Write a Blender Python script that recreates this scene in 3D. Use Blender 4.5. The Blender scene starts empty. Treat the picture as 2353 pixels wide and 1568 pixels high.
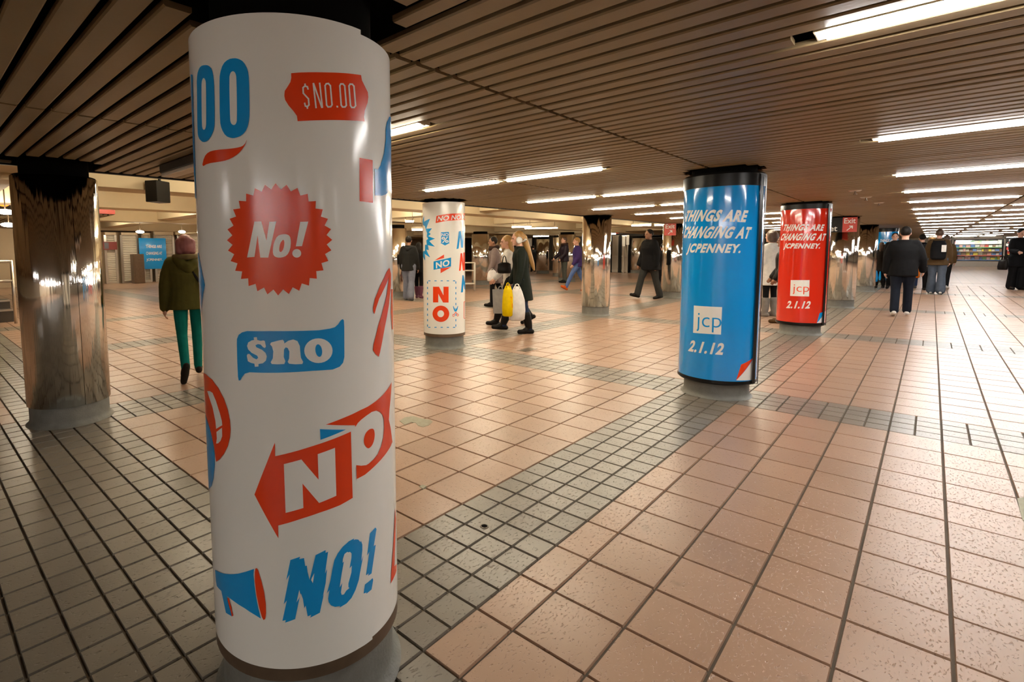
import bpy, bmesh, math, random
from mathutils import Vector, Matrix
from mathutils.geometry import tessellate_polygon
random.seed(7)
SC = bpy.context.scene
COL = SC.collection
# ------------------------------------------------------------------ camera
R = ((0.69579349, 0.71819157, 0.00850203), (-0.06692693, 0.05304483, 0.99634684), (0.71511692, -0.69382066, 0.08497461))
FPX, CX, CY, EYE = 1182.906, 990.547, 679.872, 1.40
cd = bpy.data.cameras.new('camera'); cam = bpy.data.objects.new('camera', cd); COL.objects.link(cam)
cd.sensor_width = 36.0; cd.sensor_fit = 'HORIZONTAL'; cd.lens = FPX / 2353 * 36
cd.shift_x = (1176.5 - CX) / 2353; cd.shift_y = (CY - 784) / 2353
cd.clip_start = 0.05; cd.clip_end = 300
mx = Matrix(((R[0][0], -R[1][0], -R[2][0], 0), (-R[0][1], R[1][1], R[2][1], 0), (-R[0][2], R[1][2], R[2][2], EYE), (0, 0, 0, 1)))
cam.matrix_world = mx
SC.camera = cam
# ------------------------------------------------------------------ exposure, world, light levels
vs = SC.view_settings
vs.view_transform = 'Standard'; vs.look = 'None'; vs.gamma = 1.0; vs.use_curve_mapping = False
vs.exposure = 0.58
w = bpy.data.worlds.new('World'); SC.world = w; w.use_nodes = True
w.node_tree.nodes['Background'].inputs[0].default_value = (0.9, 0.75, 0.6, 1)
w.node_tree.nodes['Background'].inputs[1].default_value = 0.02
TUBE = 52.0          # emission of the fluorescent tubes
TUBE_WARM = (1.0, 0.88, 0.67)
TUBE_COOL = (1.0, 0.97, 0.93)
SC.cycles.max_bounces = 7; SC.cycles.diffuse_bounces = 4; SC.cycles.glossy_bounces = 4
SC.cycles.sample_clamp_indirect = 6.0; SC.cycles.caustics_reflective = False; SC.cycles.caustics_refractive = False
SC.cycles.use_denoising = True

# ------------------------------------------------------------------ helpers
def W(a, b, z=0.0):                      # hall axes: a along the pillar rows, b across them
    return Vector((a, -b, z))
def ray(px, py):
    c = ((px - CX), (py - CY), FPX)
    return tuple(sum(R[i][k] * c[i] for i in range(3)) for k in range(3))
def on_floor(px, py, z=0.0):
    d = ray(px, py); t = (EYE - z) / d[2]
    return d[0] * t, d[1] * t
def at_dist(px, py, dist):               # point on the sight line at a plan distance
    d = ray(px, py); t = dist / math.hypot(d[0], d[1])
    return W(d[0] * t, d[1] * t, EYE - d[2] * t)
def at_b(px, py, b):
    d = ray(px, py); t = b / d[1]
    return W(d[0] * t, b, EYE - d[2] * t)
def at_a(px, py, a):
    d = ray(px, py); t = a / d[0]
    return W(a, d[1] * t, EYE - d[2] * t)

def mat(name, col, rough=0.5, metal=0.0, noise=None, bump=None, emit=None, coat=0.0, spec=None, rand=0.0, island=0.0):
    m = bpy.data.materials.new(name); m.use_nodes = True
    nt = m.node_tree; b = nt.nodes['Principled BSDF']
    b.inputs['Roughness'].default_value = rough; b.inputs['Metallic'].default_value = metal
    if coat: b.inputs['Coat Weight'].default_value = coat; b.inputs['Coat Roughness'].default_value = 0.05
    if spec is not None: b.inputs['Specular IOR Level'].default_value = spec
    c4 = (*col, 1)
    b.inputs['Base Color'].default_value = c4
    src = None
    geo = nt.nodes.new('ShaderNodeNewGeometry')
    if noise:                            # (scale, second colour, contrast)
        sc, col2, k = noise[:3]
        n = nt.nodes.new('ShaderNodeTexNoise'); n.inputs['Scale'].default_value = sc; n.inputs['Detail'].default_value = 5
        if len(noise) > 3:
            mp = nt.nodes.new('ShaderNodeMapping'); mp.inputs['Scale'].default_value = noise[3]
            nt.links.new(geo.outputs['Position'], mp.inputs['Vector']); nt.links.new(mp.outputs[0], n.inputs['Vector'])
        else: nt.links.new(geo.outputs['Position'], n.inputs['Vector'])
        r = nt.nodes.new('ShaderNodeMapRange'); r.inputs[1].default_value = 0.5 - k; r.inputs[2].default_value = 0.5 + k
        nt.links.new(n.outputs['Fac'], r.inputs[0])
        mixn = nt.nodes.new('ShaderNodeMix'); mixn.data_type = 'RGBA'
        mixn.inputs[6].default_value = c4; mixn.inputs[7].default_value = (*col2, 1)
        nt.links.new(r.outputs[0], mixn.inputs[0]); src = mixn.outputs[2]
    if rand or island:
        hs = nt.nodes.new('ShaderNodeHueSaturation'); hs.inputs['Color'].default_value = c4
        rr = nt.nodes.new('ShaderNodeMapRange')
        if island: nt.links.new(geo.outputs['Random Per Island'], rr.inputs[0])
        else:
            oi = nt.nodes.new('ShaderNodeObjectInfo'); nt.links.new(oi.outputs['Random'], rr.inputs[0])
        k = rand or island
        rr.inputs[3].default_value = 1 - k; rr.inputs[4].default_value = 1 + k
        nt.links.new(rr.outputs[0], hs.inputs['Value'])
        if src: nt.links.new(src, hs.inputs['Color'])
        src = hs.outputs[0]
    if src: nt.links.new(src, b.inputs['Base Color'])
    if bump:                             # (scale, strength, stretch)
        n = nt.nodes.new('ShaderNodeTexNoise'); n.inputs['Scale'].default_value = bump[0]; n.inputs['Detail'].default_value = 3
        mp = nt.nodes.new('ShaderNodeMapping'); mp.inputs['Scale'].default_value = bump[2] if len(bump) > 2 else (1, 1, 1)
        nt.links.new(geo.outputs['Position'], mp.inputs['Vector']); nt.links.new(mp.outputs[0], n.inputs['Vector'])
        bp = nt.nodes.new('ShaderNodeBump'); bp.inputs['Strength'].default_value = bump[1]; bp.inputs['Distance'].default_value = bump[3] if len(bump) > 3 else 0.01
        nt.links.new(n.outputs['Fac'], bp.inputs['Height']); nt.links.new(bp.outputs[0], b.inputs['Normal'])
    if emit:
        b.inputs['Emission Color'].default_value = (*emit[0], 1); b.inputs['Emission Strength'].default_value = emit[1]
    return m

def link(name, me, m=None, parent=None, loc=None):
    o = bpy.data.objects.new(name, me); COL.objects.link(o)
    if m is not None and me is not None and not me.materials: me.materials.append(m)
    if parent: o.parent = parent
    if loc is not None: o.location = loc
    return o
def done(bm, smooth=False):
    bmesh.ops.recalc_face_normals(bm, faces=bm.faces)
    me = bpy.data.meshes.new('m'); bm.to_mesh(me); bm.free()
    if smooth:
        me.polygons.foreach_set('use_smooth', [True] * len(me.polygons))
    return me
def thing(name, label, cat, loc=(0, 0, 0), rot=0.0, group=None):
    o = bpy.data.objects.new(name, None); COL.objects.link(o); o.empty_display_size = 0.1
    o.location = loc; o.rotation_euler = (0, 0, rot); o['label'] = label; o['category'] = cat
    if group: o['group'] = group
    return o
def tag(o, label, cat, group=None):
    o['label'] = label; o['category'] = cat
    if group: o['group'] = group
    return o
def struct(name, me, m): 
    o = link(name, me, m); o['kind'] = 'structure'; return o
def stuff(o): o['kind'] = 'stuff'; return o

def box(bm, lo, hi, M=None):
    r = bmesh.ops.create_cube(bm, size=1.0)
    c = Vector([(l + h) / 2 for l, h in zip(lo, hi)]); s = Vector([h - l for l, h in zip(lo, hi)])
    for v in r['verts']:
        v.co = Vector((v.co.x * s.x, v.co.y * s.y, v.co.z * s.z)) + c
        if M is not None: v.co = M @ v.co
    return r['verts']
def box_me(lo, hi, bevel=0.0, M=None):
    bm = bmesh.new(); box(bm, lo, hi, M)
    if bevel: bmesh.ops.bevel(bm, geom=bm.edges[:], offset=bevel, segments=2, affect='EDGES', profile=0.5)
    return done(bm)
def wbox(a0, a1, b0, b1, z0, z1):        # box in hall axes -> blender lo, hi
    return (min(a0, a1), min(-b0, -b1), z0), (max(a0, a1), max(-b0, -b1), z1)
def lathe(bm, prof, n=64, t0=0.0, t1=2 * math.pi, c=(0, 0)):
    full = abs(t1 - t0 - 2 * math.pi) < 1e-6
    cols = []
    for i in range(n if full else n + 1):
        t = t0 + (t1 - t0) * i / n
        cols.append([bm.verts.new((c[0] + r * math.cos(t), c[1] + r * math.sin(t), z)) for r, z in prof])
    m = len(cols)
    for i in range(m if full else m - 1):
        A, B = cols[i], cols[(i + 1) % m]
        for j in range(len(prof) - 1): bm.faces.new((A[j], B[j], B[j + 1], A[j + 1]))
def lathe_me(prof, n=64, smooth=True, **k):
    bm = bmesh.new(); lathe(bm, prof, n, **k)
    bmesh.ops.remove_doubles(bm, verts=bm.verts, dist=1e-5)
    me = done(bm, smooth)
    if smooth: 
        try: me.set_sharp_from_angle(angle=math.radians(40))
        except Exception: pass
    return me
def frame(d):
    d = d.normalized(); u = Vector((0, 0, 1)) if abs(d.z) < 0.9 else Vector((1, 0, 0))
    x = u.cross(d).normalized(); return x, d.cross(x).normalized()
def tube(bm, pts, rad, n=10, cap=True):
    pts = [Vector(p) for p in pts]; rings = []
    if not isinstance(rad, (list, tuple)): rad = [rad] * len(pts)
    x = None
    for i, p in enumerate(pts):
        d = (pts[min(i + 1, len(pts) - 1)] - pts[max(i - 1, 0)])
        d.normalize()
        if x is None: x, y = frame(d)
        else:
            x = (x - d * x.dot(d)).normalized(); y = d.cross(x)
        rings.append([bm.verts.new(p + (x * math.cos(2 * math.pi * k / n) + y * math.sin(2 * math.pi * k / n)) * rad[i]) for k in range(n)])
    for A, B in zip(rings, rings[1:]):
        for k in range(n): bm.faces.new((A[k], A[(k + 1) % n], B[(k + 1) % n], B[k]))
    if cap: bm.faces.new(rings[0][::-1]); bm.faces.new(rings[-1])
def ball(bm, c, r, M=None, seg=12):
    q = bmesh.ops.create_uvsphere(bm, u_segments=seg, v_segments=max(6, seg * 2 // 3), radius=1.0)
    if not isinstance(r, (list, tuple)): r = (r, r, r)
    for v in q['verts']:
        p = Vector((v.co.x * r[0], v.co.y * r[1], v.co.z * r[2]))
        if M is not None: p = M @ p
        v.co = p + Vector(c)
def limb(bm, pts, rad):
    tube(bm, pts, rad, 10)
    for p, r in zip(pts, rad): ball(bm, p, r, seg=10)
def loft(bm, secs, n=20):                # secs: (centre, rx, ry) rings, closed at both ends
    rings = []
    for c, rx, ry in secs:
        rings.append([bm.verts.new((c[0] + rx * math.cos(2 * math.pi * k / n), c[1] + ry * math.sin(2 * math.pi * k / n), c[2])) for k in range(n)])
    for A, B in zip(rings, rings[1:]):
        for k in range(n): bm.faces.new((A[k], A[(k + 1) % n], B[(k + 1) % n], B[k]))
    bm.faces.new(rings[0][::-1]); bm.faces.new(rings[-1])
def blob(name, bm, voxel, m, parent, smooth=3):
    me = done(bm); o = link(name, me, m, parent)
    r = o.modifiers.new('remesh', 'REMESH'); r.mode = 'VOXEL'; r.voxel_size = voxel; r.use_smooth_shade = True
    s = o.modifiers.new('smooth', 'SMOOTH'); s.factor = 0.5; s.iterations = smooth
    return o
def text_mesh(s, bold=0.0):
    cu = bpy.data.curves.new('t', 'FONT'); cu.body = s; cu.offset = bold; cu.space_character = 1.0 + max(0, bold - 0.02) * 6; cu.resolution_u = 4; cu.fill_mode = 'BOTH' if False else 'FRONT'
    o = bpy.data.objects.new('t', cu)
    me = bpy.data.meshes.new_from_object(o); bpy.data.objects.remove(o); bpy.data.curves.remove(cu)
    xs = [v.co.x for v in me.vertices]; ys = [v.co.y for v in me.vertices]
    x0, x1, y0, y1 = min(xs), max(xs), min(ys), max(ys)
    vs_ = [((v.co.x - x0) / (x1 - x0), (v.co.y - y0) / (y1 - y0)) for v in me.vertices]
    fs = [tuple(p.vertices) for p in me.polygons]
    bpy.data.meshes.remove(me)
    return vs_, fs
def flat_text(name, s, m, parent, w, h, M, bold=0.0):      # lettering on a flat panel: M maps the (x, y, 0) plane
    v, f = text_mesh(s, bold); me = bpy.data.meshes.new('m')
    me.from_pydata([tuple(M @ Vector((x * w, y * h, 0))) for x, y in v], [], f); me.update()
    return link(name, me, m, parent)
# ------------------------------------------------------------------ materials
M = {}
def tile_mat(name, c1, c2, isl, tint):
    m = mat(name, c1, 0.30, noise=(3.2, c2, 0.35), rand=0 if isl else tint, island=tint if isl else 0)
    nt = m.node_tree; b = nt.nodes['Principled BSDF']
    geo = nt.nodes.new('ShaderNodeNewGeometry')
    # short curved flecks pressed into the clay
    n0 = nt.nodes.new('ShaderNodeTexNoise'); n0.inputs['Scale'].default_value = 9; nt.links.new(geo.outputs['Position'], n0.inputs['Vector'])
    mp = nt.nodes.new('ShaderNodeMapping'); mp.inputs['Rotation'].default_value = (0, 0, 0.9); mp.inputs['Scale'].default_value = (1, 2.6, 1)
    mxv = nt.nodes.new('ShaderNodeMix'); mxv.data_type = 'VECTOR'; mxv.inputs[0].default_value = 0.045
    nt.links.new(geo.outputs['Position'], mxv.inputs[4]); nt.links.new(n0.outputs['Color'], mxv.inputs[5])
    nt.links.new(mxv.outputs[1], mp.inputs['Vector'])
    v = nt.nodes.new('ShaderNodeTexNoise'); v.inputs['Scale'].default_value = 46; v.inputs['Detail'].default_value = 2
    nt.links.new(mp.outputs[0], v.inputs['Vector'])
    r = nt.nodes.new('ShaderNodeMapRange'); r.inputs[1].default_value = 0.60; r.inputs[2].default_value = 0.74
    nt.links.new(v.outputs['Fac'], r.inputs[0])
    bp = nt.nodes.new('ShaderNodeBump'); bp.inputs['Strength'].default_value = 0.55; bp.inputs['Distance'].default_value = 0.004; bp.invert = True
    nt.links.new(r.outputs[0], bp.inputs['Height']); nt.links.new(bp.outputs[0], b.inputs['Normal'])
    # scattered dirt spots
    d = nt.nodes.new('ShaderNodeTexNoise'); d.inputs['Scale'].default_value = 6.5; d.inputs['Detail'].default_value = 6; nt.links.new(geo.outputs['Position'], d.inputs['Vector'])
    dr = nt.nodes.new('ShaderNodeMapRange'); dr.inputs[1].default_value = 0.68; dr.inputs[2].default_value = 0.76; dr.inputs[4].default_value = 0.45; nt.links.new(d.outputs['Fac'], dr.inputs[0])
    mm = nt.nodes.new('ShaderNodeMix'); mm.data_type = 'RGBA'; mm.inputs[7].default_value = (0.12, 0.08, 0.05, 1)
    old = b.inputs['Base Color'].links[0].from_socket
    nt.links.new(dr.outputs[0], mm.inputs[0]); nt.links.new(old, mm.inputs[6])
    # grain in the flecks
    fl = nt.nodes.new('ShaderNodeMix'); fl.data_type = 'RGBA'; fl.blend_type = 'MULTIPLY'; fl.inputs[7].default_value = (0.72, 0.66, 0.6, 1)
    nt.links.new(r.outputs[0], fl.inputs[0]); nt.links.new(mm.outputs[2], fl.inputs[6]); nt.links.new(fl.outputs[2], b.inputs['Base Color'])
    return m
PINK, PINK2 = (0.385, 0.243, 0.164), (0.335, 0.205, 0.135)
DARK, DARK2 = (0.208, 0.179, 0.143), (0.168, 0.142, 0.111)
M['pink'] = tile_mat('terracotta_tile', PINK, PINK2, False, 0.07); M['pink_i'] = tile_mat('terracotta_tiles', PINK, PINK2, True, 0.07)
M['dark'] = tile_mat('grey_tile', DARK, DARK2, False, 0.10); M['dark_i'] = tile_mat('grey_tiles', DARK, DARK2, True, 0.10)
M['grout'] = mat('grout', (0.13, 0.10, 0.07), 0.9, noise=(8, (0.075, 0.056, 0.038), 0.3))
M['slat'] = mat('ceiling_slat', (0.29, 0.215, 0.115), 0.45, noise=(2.5, (0.24, 0.175, 0.092), 0.3), rand=0.04, bump=(60, 0.06))
M['slat_i'] = mat('ceiling_slats', (0.29, 0.215, 0.115), 0.45, noise=(2.5, (0.24, 0.175, 0.092), 0.3), island=0.05)
M['black'] = mat('black_void', (0.004, 0.0035, 0.003), 0.9, spec=0.03)
M['blackpaint'] = mat('black_frame', (0.008, 0.0075, 0.007), 0.3, noise=(20, (0.012, 0.011, 0.010), 0.3), spec=0.18)
M['steel'] = mat('polished_steel', (0.90, 0.87, 0.82), 0.11, 1.0, bump=(2.2, 0.5, (6, 6, 0.10), 0.02))
M['steel_dull'] = mat('dull_steel', (0.62, 0.57, 0.5), 0.28, 1.0, bump=(30, 0.1, (1, 1, 0.1)))
M['lip'] = mat('bronze_band', (0.19, 0.13, 0.085), 0.42, 0.6, noise=(14, (0.13, 0.09, 0.06), 0.3))
M['base'] = mat('grey_plinth', (0.185, 0.185, 0.165), 0.55, noise=(18, (0.13, 0.125, 0.11), 0.3), bump=(90, 0.2))
M['wrap'] = mat('white_wrap', (0.87, 0.86, 0.81), 0.16, noise=(3, (0.85, 0.84, 0.79), 0.3), bump=(2.0, 0.12, (3.5, 3.5, 0.6), 0.012))
M['red'] = mat('printed_red', (0.84, 0.058, 0.009), 0.20, noise=(4, (0.82, 0.056, 0.009), 0.3))
M['blue'] = mat('printed_blue', (0.004, 0.30, 0.72), 0.20, noise=(4, (0.004, 0.29, 0.70), 0.3))
M['white'] = mat('printed_white', (0.87, 0.86, 0.82), 0.20, noise=(4, (0.86, 0.85, 0.81), 0.3))
M['poster_blue'] = mat('poster_blue', (0.0015, 0.29, 0.76), 0.12, noise=(4, (0.0015, 0.285, 0.74), 0.3), coat=0.6, bump=(2.5, 0.05, (2, 2, 0.5)))
M['poster_red'] = mat('poster_red', (0.70, 0.026, 0.008), 0.12, noise=(4, (0.68, 0.025, 0.008), 0.3), coat=0.6, bump=(2.5, 0.05, (2, 2, 0.5)))
M['cream'] = mat('cream_concrete', (0.66, 0.56, 0.38), 0.7, noise=(2, (0.58, 0.48, 0.31), 0.3))
M['fixture'] = mat('fixture_enamel', (0.78, 0.70, 0.54), 0.35, noise=(9, (0.70, 0.62, 0.46), 0.3))
M['tube_warm'] = mat('lit_tube_warm', (1, 1, 1), 0.4, emit=(TUBE_WARM, TUBE)); M['tube_cool'] = mat('lit_tube_cool', (1, 1, 1), 0.4, emit=(TUBE_COOL, TUBE))
M['diffuser_off'] = mat('unlit_diffuser', (0.72, 0.66, 0.56), 0.3, noise=(9, (0.66, 0.6, 0.5), 0.3))
M['wallcream'] = mat('cream_wall', (0.55, 0.45, 0.32), 0.6, noise=(1.2, (0.47, 0.38, 0.26), 0.3))
M['darkwall'] = mat('dark_wall', (0.035, 0.028, 0.022), 0.5, noise=(2, (0.05, 0.04, 0.03), 0.3))
M['fascia'] = mat('red_fascia', (0.16, 0.018, 0.012), 0.45, noise=(3, (0.13, 0.014, 0.01), 0.3))
M['shutter'] = mat('white_shutter', (0.70, 0.64, 0.54), 0.45, noise=(5, (0.62, 0.56, 0.47), 0.3))
M['whitepaint'] = mat('white_paint', (0.74, 0.70, 0.62), 0.4, noise=(6, (0.68, 0.64, 0.56), 0.3))
M['signred'] = mat('sign_red', (0.55, 0.04, 0.015), 0.35, noise=(6, (0.52, 0.036, 0.014), 0.3))
M['signwhite'] = mat('sign_white', (0.80, 0.77, 0.70), 0.35, noise=(6, (0.78, 0.75, 0.68), 0.3))
M['orange'] = mat('orange_light', (0.9, 0.2, 0.02), 0.4, emit=((1, 0.20, 0.02), 1.6))
M['ledred'] = mat('red_led', (0.9, 0.05, 0.02), 0.4, emit=((1, 0.06, 0.03), 4.0))
M['screen'] = mat('monitor_screen', (0.10, 0.10, 0.12), 0.25, noise=(3, (0.14, 0.135, 0.15), 0.3))
M['glass'] = bpy.data.materials.new('shop_glass'); M['glass'].use_nodes = True
nt_ = M['glass'].node_tree; tr_ = nt_.nodes.new('ShaderNodeBsdfTransparent'); gl_ = nt_.nodes.new('ShaderNodeBsdfGlossy'); mi_ = nt_.nodes.new('ShaderNodeMixShader')
gl_.inputs['Roughness'].default_value = 0.03; tr_.inputs[0].default_value = (0.94, 0.97, 0.95, 1); mi_.inputs[0].default_value = 0.08
nt_.links.new(tr_.outputs[0], mi_.inputs[1]); nt_.links.new(gl_.outputs[0], mi_.inputs[2]); nt_.links.new(mi_.outputs[0], nt_.nodes['Material Output'].inputs[0])
M['cement'] = mat('cement_patch', (0.36, 0.34, 0.25), 0.7, noise=(25, (0.27, 0.25, 0.18), 0.3))
M['iron'] = mat('drain_iron', (0.16, 0.14, 0.10), 0.5, 0.5, noise=(40, (0.10, 0.08, 0.06), 0.3))

# ------------------------------------------------------------------ floor: grout bed and tiles
bm = bmesh.new(); box(bm, *wbox(-9, 55, -33, 9, -0.16, -0.010)); floor = struct('floor', done(bm), M['grout'])
trim = struct('trim_1', box_me(*wbox(-9, 55, -1.806, -1.209, -0.02, -0.0095)), M['grout'])
def seq(lo, hi, p):
    n = max(1, round((hi - lo) / p)); return [lo + (hi - lo) * i / n for i in range(n)]
AB = [(0.602, 1.194), (5.20, 5.83), (10.10, 10.70), (15.30, 15.90), (21.4, 22.0)]     # bands across
BB = [(-12.9, -12.3), (-9.2, -8.6), (-5.46, -4.87), (-1.803, -1.212)]                                  # bands along
la = [1.194, 1.492, 1.79, 2.09, 2.40, 2.70, 3.02, 3.335, 3.654, 3.955, 4.26, 4.57, 4.88]
A_L = []                                  # (line, in_band)
for x in seq(-3.0, 0.494, 0.294): A_L.append((x, 0))
A_L += [(0.494, 0)] + [(x, 1) for x in seq(0.602, 1.194, 0.148)] + [(x, 0) for x in la]
for i in range(1, len(AB)):
    A_L += [(x, 1) for x in seq(AB[i][0], AB[i][1], 0.148)]
    hi = AB[i + 1][0] if i + 1 < len(AB) else 29.0
    A_L += [(x, 0) for x in seq(AB[i][1], hi, 0.302)]
A_L.append((29.0, 0))
B_L = [(x, 0) for x in seq(-24.0, BB[0][0], 0.3)]
for i, (lo, hi) in enumerate(BB[:-1]):
    B_L += [(x, 1) for x in seq(lo, hi, 0.148)]
    if i < 2: B_L += [(x, 0) for x in seq(hi, BB[i + 1][0], 0.3)]
B_L += [(-4.87 + 0.3129 * i, 0) for i in range(7)] + [(-2.68, 0), (-2.385, 0), (-2.092, 0)]
B_L += [(x, 1) for x in seq(-1.803, -1.212, 0.148)] + [(-1.212, 0), (-1.043, 0), (-0.75, 0), (-0.458, 0), (-0.165, 0)] + [(0.127 + 0.2915 * i, 0) for i in range(28)]
GAP = 0.0075
tiles = {'pink': [], 'dark': []}
def add_tile(k, a0, a1, b0, b1):
    tiles[k].append((a0 + GAP / 2, a1 - GAP / 2, b0 + GAP / 2, b1 - GAP / 2))
for (a0, ia), (a1, _) in zip(A_L, A_L[1:]):
    for (b0, ib), (b1, _) in zip(B_L, B_L[1:]):
        if math.hypot(max(a0, 0), b0) > 27: continue
        apron = a1 < 0.61 and b0 > -5.47
        if not (ia or ib or apron): add_tile('pink', a0, a1, b0, b1); continue
        na = 2 if (not ia and a1 - a0 > 0.2) else 1
        nb = 2 if (not ib and b1 - b0 > 0.2) else 1
        for i in range(na):
            for j in range(nb):
                add_tile('dark', a0 + (a1 - a0) * i / na, a0 + (a1 - a0) * (i + 1) / na, b0 + (b1 - b0) * j / nb, b0 + (b1 - b0) * (j + 1) / nb)
def tile_geo(verts, faces, a0, a1, b0, b1, z, tilt):
    s = len(verts); k = 0.0035
    for (da, db, zz) in ((0, 0, -0.012), (k, k, 0.0)):
        for (x, y) in ((a0 + da, -b1 + db), (a1 - da, -b1 + db), (a1 - da, -b0 - db), (a0 + da, -b0 - db)):
            verts.append((x, y, zz + (z + tilt[0] * (x - (a0 + a1) / 2) + tilt[1] * (y + (b0 + b1) / 2) if zz == 0 else 0)))
    # soft arris: mid ring
    for q in range(4):
        r = (q + 1) % 4
        faces.append((s + q, s + r, s + 4 + r, s + 4 + q))
    faces.append((s + 4, s + 5, s + 6, s + 7))
def in_view(a, b):
    z = R[2][0] * a + R[2][1] * b + R[2][2] * EYE
    if z < 0.3: return 0
    x = (R[0][0] * a + R[0][1] * b + R[0][2] * EYE) / z * FPX + CX; y = (R[1][0] * a + R[1][1] * b + R[1][2] * EYE) / z * FPX + CY
    if not (-60 < x < 2413 and y < 1620): return 0
    if 470 < x < 905 and y < 1500: return 0.05 / z ** 3
    return 1.0 / z ** 3
unit = {}
for key, par in (('pink', floor), ('dark', trim)):
    T = tiles[key]
    T.sort(key=lambda t: -in_view((t[0] + t[1]) / 2, (t[2] + t[3]) / 2) * (t[1] - t[0]) * (t[3] - t[2]))
    for t in T[:300]:
        size = (round(t[1] - t[0], 3), round(t[3] - t[2], 3))
        if size not in unit:
            v, f = [], []; tile_geo(v, f, -size[0] / 2, size[0] / 2, -size[1] / 2, size[1] / 2, 0, (0, 0))
            me = bpy.data.meshes.new('m'); me.from_pydata(v, [], f); me.update(); unit[size] = me
        me = unit[size]
        kk = (key, size)
        if kk not in unit:
            m2 = me.copy(); m2.materials.append(M[key]); unit[kk] = m2
        o = link('tile', unit[kk], None, par, W((t[0] + t[1]) / 2, (t[2] + t[3]) / 2, random.uniform(-0.0012, 0.0004)))
        o.rotation_euler = (random.uniform(-0.003, 0.003), random.uniform(-0.003, 0.003), 0)
    v, f = [], []
    for t in T[300:]: tile_geo(v, f, *t, random.uniform(-0.0012, 0.0004), (random.uniform(-0.003, 0.003), random.uniform(-0.003, 0.003)))
    me = bpy.data.meshes.new('m'); me.from_pydata(v, [], f); me.update()
    stuff(link('tiles', me, M[key + '_i'], par))
# far floor, where single tiles can no longer be told apart
def far_mat():
    m = mat('far_tiles', PINK, 0.30); nt = m.node_tree
    g = nt.nodes.new('ShaderNodeNewGeometry'); bt = nt.nodes.new('ShaderNodeTexBrick'); bt.offset = 0
    bt.inputs['Scale'].default_value = 1.0; bt.inputs['Brick Width'].default_value = 0.3; bt.inputs['Row Height'].default_value = 0.3; bt.inputs['Mortar Size'].default_value = 0.006
    bt.inputs['Color1'].default_value = (*PINK, 1); bt.inputs['Color2'].default_value = (*PINK2, 1); bt.inputs['Mortar'].default_value = (0.12, 0.09, 0.06, 1)
    nt.links.new(g.outputs['Position'], bt.inputs['Vector']); nt.links.new(bt.outputs['Color'], nt.nodes['Principled BSDF'].inputs['Base Color'])
    return m
bm = bmesh.new()
for (a0, a1, b0, b1) in ((29, 55, -33, 9), (-9, 29, -33, -24), (-9, -3, -24, 9)): box(bm, *wbox(a0, a1, b0, b1, -0.011, -0.0015))
n = 40                                     # the corner between the radius and the straight edges
for i in range(60):
    for j in range(44):
        a0, b0 = -3 + i * 0.5333, -24 + j * 0.75
        if math.hypot(max(a0, 0), b0) > 26.4 and a0 < 29: box(bm, *wbox(a0, min(a0 + 0.5333, 29), b0, b0 + 0.75, -0.0115, -0.004))
stuff(link('far_tiles', done(bm), far_mat(), floor))
# repairs, drains
def patch(name, label, outline, m):
    bm = bmesh.new(); vs_ = [bm.verts.new(W(a, b, 0.0018)) for a, b in outline]; f = bm.faces.new(vs_)
    r = bmesh.ops.extrude_face_region(bm, geom=[f])
    for g in r['geom']:
        if isinstance(g, bmesh.types.BMVert): g.co.z -= 0.011
    return tag(link(name, done(bm), m), label, 'floor patch')
px = [(918, 968), (930, 960), (950, 957), (965, 962), (990, 966), (994, 970), (985, 978), (972, 982), (961, 979), (955, 972), (945, 971), (930, 977)]
patch('cement_patch', 'ragged grey green cement patch in the pink tiles beside the big white pillar', [on_floor(*p) for p in px], M['cement'])
px = [(2337, 1146), (2353, 1144), (2362, 1150), (2370, 1180), (2362, 1200), (2350, 1196), (2343, 1172)]
patch('cement_patch', 'grey green cement patch cut by the picture edge, on the pink tiled floor', [on_floor(*p) for p in px], M['cement'])
px = [(963, 1118), (972, 1115), (980, 1118), (972, 1124)]
patch('cement_patch', 'small cement chip filling at a pink tile corner beside the big pillar', [on_floor(*p) for p in px], M['cement'])
def grate(px, py, label, sa=0.30, sb=0.16):
    a, b = on_floor(px, py); t = thing('floor_grate', label, 'floor grate', W(a, b, 0))
    bm = bmesh.new(); box(bm, (-sa / 2, -sb / 2, -0.009), (sa / 2, sb / 2, 0.0015)); link('plate', done(bm), M['iron'], t)
    me = box_me((-0.006, -sb / 2 + 0.012, 0), (0.006, sb / 2 - 0.012, 0.004))
    for i in range(9): link('bar', me, M['steel_dull'], t, (-sa / 2 + 0.03 + i * (sa - 0.06) / 8, 0, 0.001))
grate(1212, 804, 'dark iron floor grate in pink tiles in front of walking women')
grate(1256, 746, 'small worn grate in the grey tile band behind the walking women', 0.25, 0.15)
a, b = on_floor(1113, 1210)
d = thing('floor_drain', 'small round drain hole in the grey tile band beside the big pillar', 'drain', W(a, b, 0))
link('rim', lathe_me([(0.016, -0.006), (0.016, 0.002), (0.022, 0.002), (0.023, -0.004)], 20), M['iron'], d)
link('plug', lathe_me([(0.0001, 0.0), (0.016, 0.0), (0.016, -0.006)], 20), M['black'], d)

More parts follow.
